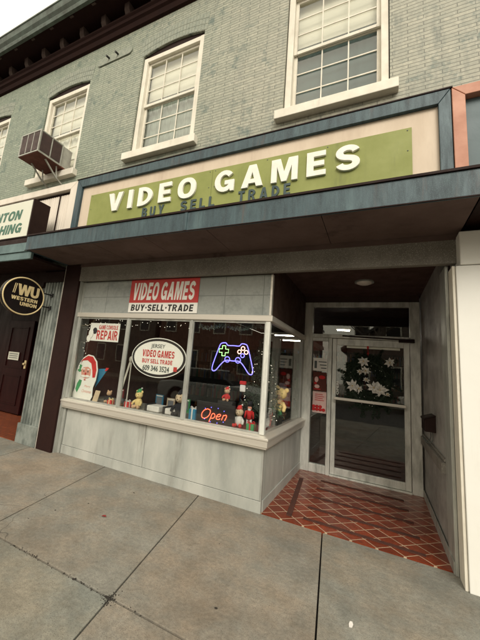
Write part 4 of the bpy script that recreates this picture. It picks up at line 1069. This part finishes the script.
MB().box(-.145, -.12, DY - .055, DY - .045, 1.74, 2.0).build('ribbon', M['redcloth'], wr)
def flower(c, r, seed):
    rnd = random.Random(seed); m = MB(); c = Vector(c)
    for lay, (n, rr, up) in enumerate(((7, r, .02), (6, r * .7, .045))):
        for i in range(n):
            a = 2 * math.pi * i / n + rnd.uniform(-.2, .2) + lay * .4; L_ = rr * rnd.uniform(.8, 1.1)
            d = Vector((math.cos(a), 0, math.sin(a))); sd = Vector((-math.sin(a), 0, math.cos(a)))
            m.add([c + Vector((0, -up * .6, 0)), c + d * L_ * .5 + sd * L_ * .24 + Vector((0, -up - .01, 0)), c + d * L_ + Vector((0, -up + rnd.uniform(-.01, .03), 0)), c + d * L_ * .5 - sd * L_ * .24 + Vector((0, -up - .01, 0)), c + d * L_ * .5 + Vector((0, -up, 0))],
                  [(0, 3, 4), (0, 4, 1), (4, 3, 2), (1, 4, 2)])
    m.build('flower', M['petal'], wr, recalc=False)
    m = MB(); m.ell(c + Vector((0, -.05, 0)), .012, 8, 5); m.build('flower_centre', M['gold'], wr)
for i, f_ in enumerate([(-.19, 1.76, .085), (-.16, 1.62, .075), (-.24, 1.60, .05), (-.34, 1.38, .10), (-.25, 1.35, .07), (-.05, 1.385, .105), (.03, 1.36, .12), (.16, 1.77, .08), (-.15, 1.49, .05), (.13, 1.31, .04)]):
    flower((f_[0], DY - .095, f_[1]), f_[2], i)
rnd = random.Random(9); by0 = None
for i in range(36):
    a = rnd.uniform(0, 6.28); p = Vector((-.14 + rnd.uniform(.15, .36) * math.cos(a), DY - .095, 1.45 + rnd.uniform(.2, .38) * math.sin(a))) - Vector(wr.location)
    if by0 is None:
        m = MB(); m.ell(wr.location, .0055, 6, 4); by0 = m.build('berry', M['petal'], wr); by0.location = p
    else:
        c = by0.copy(); C.objects.link(c); c.parent = wr; c.location = p

# mailbox with newspaper hooks
mb = thing('mailbox', (.5, 4.75, 1.0), 'dark metal mailbox with newspaper hooks on the right wall of the entrance', 'mailbox')
m = MB(); m.prism([(.574, .985), (.47, .985), (.47, 1.12), (.574, 1.165)], 'Y', 4.58, 4.90); m.build('box', M['darkbrown'], mb, bev=.006)
m = MB(); m.prism([(.575, 1.169), (.462, 1.124), (.462, 1.105), (.466, 1.105), (.466, 1.120), (.575, 1.162)], 'Y', 4.57, 4.91); m.build('lid', M['darkbrown'], mb)
for y_ in (4.66, 4.82):
    m = MB(); m.tube(spline([(.55, y_, .984), (.55, y_, .90), (.52, y_, .86), (.48, y_, .875), (.475, y_, .90)], 5, False), .004, 6); m.build('hook', M['darkgrey'], mb)
# recess ceiling lamp
cl = thing('ceiling_lamp', (-.16, 4.80, 2.8), 'round frosted ceiling lamp, unlit, in the entrance recess', 'lamp')
m = MB(); m.disc((-.16, 4.80, 2.80), (.12, 0, 0), (0, .12, 0), 28, (0, 0, -.018)); m.build('ring', M['alu'], cl)
m = MB(); m.ell((-.16, 4.80, 2.785), (.10, .10, .035)); m.build('diffuser', M['lampoff'], cl)

# ================================================================== RIGHT WHITE WALL
ww = thing('white_panel_wall', (2, 3.45, 0), 'bright cream white panelled wall of the next shop on the right', 'wall')
m = MB(); m.box(.612, 3.6, 3.45, 3.9, 0, 2.555); m.build('lower_panel', M['whitewall'], ww, bev=.006)
m = MB(); m.box(.588, .610, 3.47, 3.655, 0, 2.56); m.build('edge_trim', M['white'], ww, bev=.004)
m = MB(); m.box(.645, 3.6, 3.44, 3.9, 2.560, 2.87); m.build('upper_panel', M['whitewall'], ww, bev=.008)
MB().box(.60, 3.6, 3.47, 3.9, 2.5555, 2.5595).build('joint', M['darkgrey'], ww)
MB().box(.64, 3.6, 3.60, 3.9, 2.872, 3.0).build('dark_gap', M['darkbrown'], ww)

# ================================================================== LEFT NEIGHBOUR
nf = thing('neighbour_sign_frame', (-6.5, 3.5, 3.1), 'cream sign frame with corrugated pale panel left of the green sign', 'sign frame')
MB().prism([(-4.70, 4.25), (-4.546, 4.372), (-4.546, 3.05), (-4.70, 3.05)], 'Y', 3.46, 3.60).build('frame_side', M['corr'], nf, bev=.004)
MB().prism([(-4.702, 4.252), (-4.55, 4.374), (-10, 4.374), (-10, 4.252)], 'Y', 3.461, 3.60).build('frame_top', M['corr'], nf, bev=.004)
m = MB(); poly = [(-10, 3.60), (-10, 3.54)]; x = -6.2; 
pts = []
x = -10
while x < -4.73:
    pts += [(x, 3.535), (x + .03, 3.535), (x + .036, 3.527), (x + .05, 3.527)]; x += .056
m.prism([(-10.001, 3.60)] + pts + [(-4.703, 3.535), (-4.703, 3.60)], 'Z', 3.05, 4.20); m.build('corrugated_panel', M['corr'], nf)
MB().box(-10, -4.703, 3.545, 3.60, 4.201, 4.25).build('upper_shadow_gap', M['darkbrown'], nf)
MB().box(-5.016, -5.010, 3.505, 3.5265, 3.1, 4.2).build('seam', M['darkbrown'], nf)
bx = thing('box_sign', (-6.5, 3.1, 3.2), 'mint white box sign ending in NTON and SHING over the left shop', 'sign')
MB().box(-8.2, -4.905, 3.0, 3.30, 3.205, 3.865).build('cabinet', M['darkbrown'], bx, bev=.006)
MB().box(-8.18, -4.925, 2.992, 2.9995, 3.225, 3.845).build('face', M['signcream'], bx)
m = MB(); heavy(m, 'NTON', (-5.86, 2.9915, 3.535), .72, .165, .004, shear=.2); m.build('lettering', M['signgreen'], bx)
m = MB(); heavy(m, 'SHING', (-5.86, 2.9915, 3.30), .79, .165, .004, shear=.2); m.build('lettering', M['signgreen'], bx)
nc2 = thing('neighbour_canopy', (-6.5, 2.95, 2.8), 'lower pale teal canopy over the left shop entrance', 'canopy')
MB().box(-10, -4.64, 2.95, 2.99, 2.815, 2.93).build('fascia', M['nbblue'], nc2, bev=.003)
MB().box(-10, -4.645, 2.93, 2.99, 2.932, 3.075).build('fascia_step', M['nbblue'], nc2, bev=.003)
MB().box(-10, -4.65, 2.96, 3.60, 3.077, 3.17).build('dark_band', M['darkbrown'], nc2)
MB().box(-10, -4.625, 2.992, 3.85, 2.825, 2.86).build('soffit', M['darkbrown'], nc2)
# recessed entrance
ne = thing('neighbour_entrance', (-6.5, 4.6, 0), 'dark red timber entrance of the left shop behind the oval sign', 'entrance')
MB().box(-10, -5.125, 4.9, 4.98, .006, 2.82).build('back_wall', M['nbdoor'], ne)
MB().box(-5.20, -5.125, 3.9, 4.9, .006, 2.82).build('side_wall', M['nbdoor'], ne)
MB().box(-10, -5.12, 3.58, 3.70, 2.55, 2.82).build('head_board', M['darkbrown'], ne)
m = MB(); m.box(-7.9, -6.95, 4.82, 4.87, .03, 2.1); dl = m.build('door', M['nbdoor'], ne, bev=.006)
m = MB()
for (a, c, z0, z1) in ((-7.75, -7.1, .2, .85), (-7.75, -7.1, 1.0, 1.95)):
    m.box(a, c, 4.805, 4.819, z0, z0 + .03); m.box(a, c, 4.805, 4.819, z1 - .03, z1); m.box(a, a + .03, 4.805, 4.819, z0 + .031, z1 - .031); m.box(c - .03, c, 4.805, 4.819, z0 + .031, z1 - .031)
m.build('moulding', M['nbdoor'], dl)
m = MB(); m.ell((-7.0, 4.77, 1.12), .028); m.box(-7.03, -6.98, 4.80, 4.819, 1.02, 1.2); m.build('handle', M['gold'], dl)
for xx in (-6.85, -6.45, -6.05, -5.65): MB().box(xx, xx + .05, 4.86, 4.899, .006, 2.6).build('wall_batten', M['nbdoor'], ne)
nn_ = thing('door_notice', (-7.5, 4.80, 1.2), 'small pale paper notice on the dark red left door', 'notice')
MB().box(-7.66, -7.27, 4.797, 4.803, 1.18, 1.36).build('sheet', M['signcream'], nn_)
m = MB()
for i in range(3): m.box(-7.62, -7.31, 4.7955, 4.7968, 1.22 + i * .045, 1.235 + i * .045)
m.build('printed_lines', M['darkgrey'], nn_)
nt_ = tag(MB().box(-10, -5.12, 3.60, 4.9, -.05, .006).build('neighbour_floor', M['nbtile']), kind='structure')

# oval projecting sign
wu = thing('oval_projecting_sign', (-4.87, 3.1, 2.27), 'black oval sign with gold rim reading WU WESTERN UNION on two arms', 'sign')
c = Vector((-4.87, 3.10, 2.265)); ry, rz = .345, .295
m = MB(); m.disc(c + Vector((.03, 0, 0)), (0, ry, 0), (0, 0, rz), 48, (-.06, 0, 0)); m.build('body', M['wublack'], wu, bev=.003)
for sx in (1, -1):
    m = MB(); m.tube([c + Vector((sx * .031, (ry - .012) * math.cos(a * math.pi / 24), (rz - .012) * math.sin(a * math.pi / 24))) for a in range(48)], .011, 8, True); m.build('rim', M['gold'], wu)
o = c + Vector((.0305, 0, 0))
m = MB(); heavy(m, 'WU', o + Vector((0, -.125, .005)), .36, .17, .004, right=(0, 1, 0), gap=-.02)
for i in range(2): m.obox(o + Vector((.002, -.165 + i * .025 - .015, .095)), (.002, 0, 0), (0, .005, 0), (0, .01, .075))
heavy(m, 'WESTERN', o + Vector((0, -.20, -.075)), .43, .056, .003, right=(0, 1, 0))
heavy(m, 'UNION', o + Vector((0, -.05, -.15)), .28, .056, .003, right=(0, 1, 0))
m.build('lettering', M['gold'], wu)
for zz in (2.175, 2.39):
    m = MB(); m.tube([(-4.87, 3.40, zz), (-4.87, 3.60, zz)], .011, 8); m.box(-4.90, -4.84, 3.575, 3.598, zz - .03, zz + .03); m.build('arm', M['black'], wu)

# ================================================================== SHOP INTERIOR
it = thing('shop_interior', (-1.8, 8, 0), 'dim reddish brown shop room behind the window and door glass', 'room')
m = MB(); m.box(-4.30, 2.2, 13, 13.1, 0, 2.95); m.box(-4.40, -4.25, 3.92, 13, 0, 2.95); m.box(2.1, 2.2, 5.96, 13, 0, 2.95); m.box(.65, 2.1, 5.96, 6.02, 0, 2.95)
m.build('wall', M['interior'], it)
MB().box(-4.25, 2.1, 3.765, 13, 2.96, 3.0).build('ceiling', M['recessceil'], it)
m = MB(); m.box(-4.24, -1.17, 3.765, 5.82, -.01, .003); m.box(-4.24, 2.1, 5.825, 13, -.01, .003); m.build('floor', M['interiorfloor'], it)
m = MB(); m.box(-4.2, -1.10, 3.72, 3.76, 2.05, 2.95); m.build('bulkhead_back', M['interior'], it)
for (a, y, label) in ((-2.95, 10.4, 'nearer lit fluorescent ceiling tube seen through the side pane'), (-3.1, 12.0, 'farther lit fluorescent ceiling tube seen through the side pane'), (-.9, 8.62, 'lit fluorescent ceiling tube seen through the transom')):
    t_ = thing('fluorescent_light', (a + .3, y, 2.6), label, 'ceiling light', 'fluorescent lights inside the shop')
    L_ = .75 if a < -2 else .32
    MB().box(a, a + L_, y - .05, y + .05, 2.632, 2.68).build('housing', M['white'], t_)
    MB().tube([(a + .02, y, 2.62), (a + L_ - .02, y, 2.62)], .02, 8).build('tube', M['tube'], t_)
# shelves with game cases
cols = [(.20, .03, .03), (.05, .10, .22), (.22, .18, .12), (.05, .14, .07), (.30, .26, .22), (.10, .05, .04), (.25, .10, .03)]
CM = [mat('case_%s' % n_, c_, .4) for n_, c_ in zip(('red', 'blue', 'tan', 'green', 'white', 'brown', 'orange'), cols)]
def shelf(x0, x1, y0, y1, zs_, label, seed, along='X'):
    rnd = random.Random(seed); t_ = thing('game_shelf', ((x0 + x1) / 2, (y0 + y1) / 2, 0), label, 'shelf', 'shelves of games inside the shop')
    m = MB(); zt_ = zs_[-1] + .35
    if along == 'X':
        m.box(x0, x0 + .03, y0, y1, 0, zt_); m.box(x1 - .03, x1, y0, y1, 0, zt_); m.box(x0 + .031, x1 - .031, y1 - .02, y1, 0, zt_)
        for z in zs_: m.box(x0 + .031, x1 - .031, y0, y1 - .021, z - .03, z)
    else:
        m.box(x0, x1, y0, y0 + .03, 0, zt_); m.box(x0, x1, y1 - .03, y1, 0, zt_)
        for z in zs_: m.box(x0, x1, y0 + .031, y1 - .031, z - .03, z)
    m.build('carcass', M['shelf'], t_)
    for z in zs_:
        m = MB(); p = (x0 if along == 'X' else y0) + .05; e_ = (x1 if along == 'X' else y1) - .06
        while p < e_:
            w_ = rnd.uniform(.015, .05); h_ = rnd.choice((.18, .19, .2, .14, .27)); m.cur = rnd.randrange(7)
            if rnd.random() < .85:
                if along == 'X': m.box(p, min(p + w_, e_), y0 + .03, y0 + .16, z + .001, z + h_)
                else: m.box(x0 + .02, x1 - .02, p, min(p + w_, e_), z + .001, z + h_)
            p += w_ + .002
        m.build('row_of_cases', CM, t_)
shelf(-4.1, -2.4, 12.2, 12.55, (.4, .8, 1.2, 1.6, 2.0), 'tall game shelf against the back wall at the left', 1)
shelf(-2.3, -.6, 12.2, 12.55, (.4, .8, 1.2, 1.6, 2.0), 'tall game shelf at the middle of the back wall', 2)
shelf(-.5, 1.6, 12.2, 12.55, (.4, .8, 1.2, 1.6, 2.0), 'tall game shelf at the right of the back wall', 3)
shelf(-3.9, -2.2, 6.6, 6.95, (.4, .8, 1.2, 1.55), 'mid height game shelf standing behind the left window display', 4)
shelf(-2.0, -1.25, 6.9, 7.25, (.4, .8, 1.2, 1.55), 'short game shelf standing behind the right window display', 5)
shelf(1.2, 1.5, 6.6, 10.5, (.4, .8, 1.2, 1.6), 'long side shelf of games seen through the door glass', 6, 'Y')
ct = thing('shop_counter', (-.2, 9.6, 0), 'low pale fronted shop counter beyond the glass door', 'counter')
MB().box(-1.0, .7, 9.4, 9.9, .0, .92).build('front', M['sidefascia'], ct, bev=.006)
MB().box(-1.03, .73, 9.37, 9.93, .922, .96).build('top', M['darkgrey'], ct, bev=.004)

# ================================================================== SMALL LITTER
lf_ = thing('fallen_leaf', (-2.28, 2.64, .004), 'single small red leaf lying on the left pavement slab', 'leaf')
m = MB(); a = Vector((-2.28, 2.64, .006))
m.add([a + Vector(p) for p in ((-.028, -.01, 0), (-.005, -.018, .006), (.028, .0, .002), (.004, .016, .008), (-.018, .01, .004))], [(0, 1, 2, 3, 4)]); m.build('blade', M['deckred'], lf_)
m = MB(); m.prism([(-.155, 2.535), (-.138, 2.54), (-.133, 2.57), (-.140, 2.592), (-.153, 2.588), (-.158, 2.56)], 'Z', .001, .005); tag(m.build('paper_scrap', M['whitecloth']), 'small white scrap lying on the right pavement slab', 'scrap')
m = MB(); rnd = random.Random(21)
for (x, y) in ((-2.76, 2.2), (-2.43, 3.26), (-2.17, 1.87), (-1.81, 1.875), (-2.6, 2.75), (-2.72, 2.45), (-.9, 2.2), (-1.2, 2.9)):
    r_ = rnd.uniform(.004, .011); a0 = rnd.uniform(0, 6); m.prism([(x + r_ * rnd.uniform(.5, 1.3) * math.cos(a0 + k), y + r_ * rnd.uniform(.5, 1.3) * math.sin(a0 + k)) for k in (0, 1, 2.1, 3.2, 4.2, 5.3)], 'Z', .0005, .003)
tag(m.build('grit', M['gap']), 'dark specks of grit scattered on the pavement', 'grit', kind='stuff')
m = MB()
for i in range(70):
    t_ = rnd.random(); x = jx(-2, 1.88) + rnd.gauss(0, .022); y = 1.88 + rnd.gauss(0, .028); r_ = rnd.uniform(.002, .006); m.ell((x, y, .0), (r_, r_, .004), 6, 4)
for i in range(60):
    x = rnd.uniform(-2.5, -1.2); m.ell((x, 1.88 + rnd.gauss(0, .012), 0), rnd.uniform(.002, .005), 6, 4)
tag(m.build('joint_debris', M['gap']), 'crumbs of soil gathered where the slab joints cross', 'debris', kind='stuff')

# ================================================================== ACROSS THE STREET (seen as reflections)
def house(x0, x1, yf, h, ridge, mt, label):
    t_ = thing('house', ((x0 + x1) / 2, yf - 4, 0), label, 'house', 'houses across the street')
    MB().prism([(x0, 0), (x1, 0), (x1, h), ((x0 + x1) / 2, ridge), (x0, h)], 'Y', yf - 8, yf).build('wall', mt, t_)
    m = MB(); mx = (x0 + x1) / 2
    m.prism([(x0 - .4, h - .15), (mx, ridge + .06), (x1 + .4, h - .15), (x1 + .4, h + .08), (mx, ridge + .3), (x0 - .4, h + .08)], 'Y', yf - 8.3, yf + .4); m.build('roof', M['roofing'], t_)
    n = int((x1 - x0) / 2)
    for j in range(2):
        for i in range(n):
            cx_ = x0 + (i + .5) * (x1 - x0) / n; z = 1.0 + j * 2.8
            f_ = MB().box(cx_ - .5, cx_ + .5, yf + .001, yf + .05, z, z + 1.5).build('window', M['white'], t_)
            MB().box(cx_ - .42, cx_ + .42, yf + .051, yf + .06, z + .08, z + 1.42).build('pane', M['carglass'], f_)
house(-40, -28.5, -15, 5.8, 8.6, M['terracotta'], 'brick gabled house farthest left across the street')
house(-28, -16.5, -15, 5.6, 8.2, M['siding'], 'grey brown gabled house across the street, second from the left')
house(-16, -5.2, -15, 5.8, 8.4, M['terracotta'], 'brick gabled house across the street, reflected in the display window')
house(-2.0, 6, -15, 3.5, 6.6, M['siding'], 'low grey brown gabled house across the street, reflected in the door')
house(7.5, 18, -15, 5.6, 8.0, M['terracotta'], 'brick gabled house farthest right across the street')
def bare_tree(x, y, label, seed):
    rnd = random.Random(seed); t_ = thing('bare_tree', (x, y, 0), label, 'tree', 'bare street trees across the road')
    m = MB(); m.tube([(x, y, 0), (x + .05, y, 2.2), (x, y, 3.4)], [.18, .14, .11], 8); m.build('trunk', M['bark'], t_)
    m = MB()
    def br(p, d, L_, r, dep):
        q = p + d * L_; m.tube([p, (p + q) / 2 + Vector((rnd.uniform(-.1, .1), rnd.uniform(-.1, .1), 0)) * L_, q], [r, r * .8, r * .6], 5, caps=False)
        if dep:
            for _ in range(3):
                nd = (d + Vector((rnd.gauss(0, .5), rnd.gauss(0, .5), rnd.gauss(.05, .35)))).normalized(); br(q, nd, L_ * .72, r * .6, dep - 1)
    for k in range(4):
        a = k * 1.6 + rnd.random(); br(Vector((x, y, 3.1)), Vector((math.cos(a) * .6, math.sin(a) * .6, 1)).normalized(), 1.5, .07, 4)
    m.build('crown', M['bark'], t_)
bare_tree(-.2, -12.2, 'bare street tree across the road, reflected left of the door', 5)
bare_tree(3.2, -11.8, 'bare street tree across the road, reflected right of the door', 6)

def car(xc, yc, mt, label):
    t_ = thing('parked_car', (xc, yc, -.13), label, 'car', 'cars parked in the street')
    g0 = -.13
    body = [(-2.2, .28), (-2.25, .55), (-2.18, .82), (-1.6, .92), (1.05, .95), (1.9, .82), (2.2, .68), (2.25, .42), (2.2, .26), (1.78, .24), (1.7, .5), (1.5, .66), (1.25, .66), (1.05, .5), (.97, .24), (-.97, .22), (-1.05, .5), (-1.25, .66), (-1.5, .66), (-1.7, .5), (-1.78, .24)]
    m = MB(); m.prism([(xc + x, g0 + z) for x, z in body], 'Y', yc - .86, yc + .86); m.build('body', mt, t_, bev=.06)
    m = MB()
    lo = [(-1.75, .91), (1.0, .94)]; hi = [(-1.0, 1.40), (.15, 1.42)]
    v = []
    for (x, z), wy in ((lo[0], .80), (lo[1], .80), (hi[1], .60), (hi[0], .60)):
        v += [(xc + x, yc - wy, g0 + z), (xc + x, yc + wy, g0 + z)]
    m.add(v, [(0, 2, 4, 6), (1, 7, 5, 3), (0, 1, 3, 2), (2, 3, 5, 4), (4, 5, 7, 6), (6, 7, 1, 0)]); m.build('windows', M['carglass'], t_, bev=.05)
    m = MB(); m.box(xc - 1.02, xc + .16, yc - .6, yc + .6, g0 + 1.405, g0 + 1.445); m.build('roof', mt, t_, bev=.02)
    for sx in (-1.37, 1.37):
        for sy2 in (-.78, .78):
            wv = MB(); wv.disc((xc + sx, yc + sy2 - .1, g0 + .32), (.32, 0, 0), (0, 0, .32), 24, (0, .2, 0)); wh = wv.build('wheel', M['rubber'], t_, bev=.02)
            sg_ = 1 if sy2 > 0 else -1
            rv = MB(); rv.disc((xc + sx, yc + sy2 + sg_ * .101, g0 + .32), (.2, 0, 0), (0, 0, .2), 20, (0, sg_ * .01, 0)); rv.build('rim', M['alubright'], wh)
    for sy2 in (-.6, .6):
        MB().box(xc + 2.2, xc + 2.26, yc + sy2 - .15, yc + sy2 + .15, g0 + .56, g0 + .68).build('headlight', M['signwhite'], t_)
        MB().box(xc - 2.26, xc - 2.2, yc + sy2 - .15, yc + sy2 + .15, g0 + .62, g0 + .76).build('tail_light', M['red'], t_)
car(-5.4, -4.4, M['carpaint'], 'silver car parked by the kerb, reflected in the right front pane')
car(3.2, -9.8, M['whitewall'], 'white car parked on the far side, reflected in the door')

# ================================================================== CAMERA
cam = bpy.data.cameras.new('camera'); co = bpy.data.objects.new('camera', cam); C.objects.link(co)
Mr = ((0.88197, 0, 0),)
a, b_, c_ = -.490555, -.177623, .0942631
yaw = Matrix(((math.cos(a), -math.sin(a), 0), (math.sin(a), math.cos(a), 0), (0, 0, 1)))
base = Matrix(((1, 0, 0), (0, 0, -1), (0, 1, 0)))
pit = Matrix(((1, 0, 0), (0, math.cos(b_), -math.sin(b_)), (0, math.sin(b_), math.cos(b_))))
rol = Matrix(((math.cos(c_), -math.sin(c_), 0), (math.sin(c_), math.cos(c_), 0), (0, 0, 1)))
W2C = rol @ pit @ base @ yaw                       # rows: right, down, forward
rot = Matrix((W2C[0], -W2C[1], -W2C[2])).transposed()
co.matrix_world = Matrix.Translation((0, 0, 1.5)) @ rot.to_4x4()
cam.sensor_fit = 'HORIZONTAL'; cam.sensor_width = 36; cam.lens = 327.85 / 480 * 36
cam.shift_x = 34.03 / 480; cam.shift_y = -15.24 / 480
cam.clip_start = .02; cam.clip_end = 500
S.camera = co

# ================================================================== LIGHT
W = bpy.data.worlds.new('World'); S.world = W; W.use_nodes = True
nt = W.node_tree; bg = nt.nodes['Background']
sky = nt.nodes.new('ShaderNodeTexSky'); sky.sky_type = 'NISHITA'; sky.sun_disc = False
sky.sun_elevation = R(36); sky.sun_rotation = R(205); sky.dust_density = 4; sky.air_density = 1.2
mx = nt.nodes.new('ShaderNodeMix'); mx.data_type = 'RGBA'; mx.inputs[0].default_value = .86
nt.links.new(sky.outputs[0], mx.inputs[6]); mx.inputs[7].default_value = (10.2, 9.4, 7.5, 1)
nt.links.new(mx.outputs[2], bg.inputs[0]); bg.inputs[1].default_value = .1
sl = bpy.data.lights.new('sun', 'SUN'); sl.energy = 1.5; sl.angle = R(28); sl.color = (1, .94, .84)
so_ = bpy.data.objects.new('sun', sl); C.objects.link(so_)
d = Vector((math.sin(R(205)) * math.cos(R(36)) * -1, -math.cos(R(25)) * math.cos(R(36)), math.sin(R(36))))
so_.rotation_euler = d.to_track_quat('Z', 'Y').to_euler(); so_.location = d * 30

S.render.engine = 'CYCLES'
S.view_settings.view_transform = 'Standard'; S.view_settings.look = 'None'
S.view_settings.exposure = .7; S.view_settings.gamma = 1
try: S.view_settings.use_curve_mapping = False
except Exception: pass
S.cycles.max_bounces = 10; S.cycles.transparent_max_bounces = 16
S.render.resolution_x = 768; S.render.resolution_y = 1024
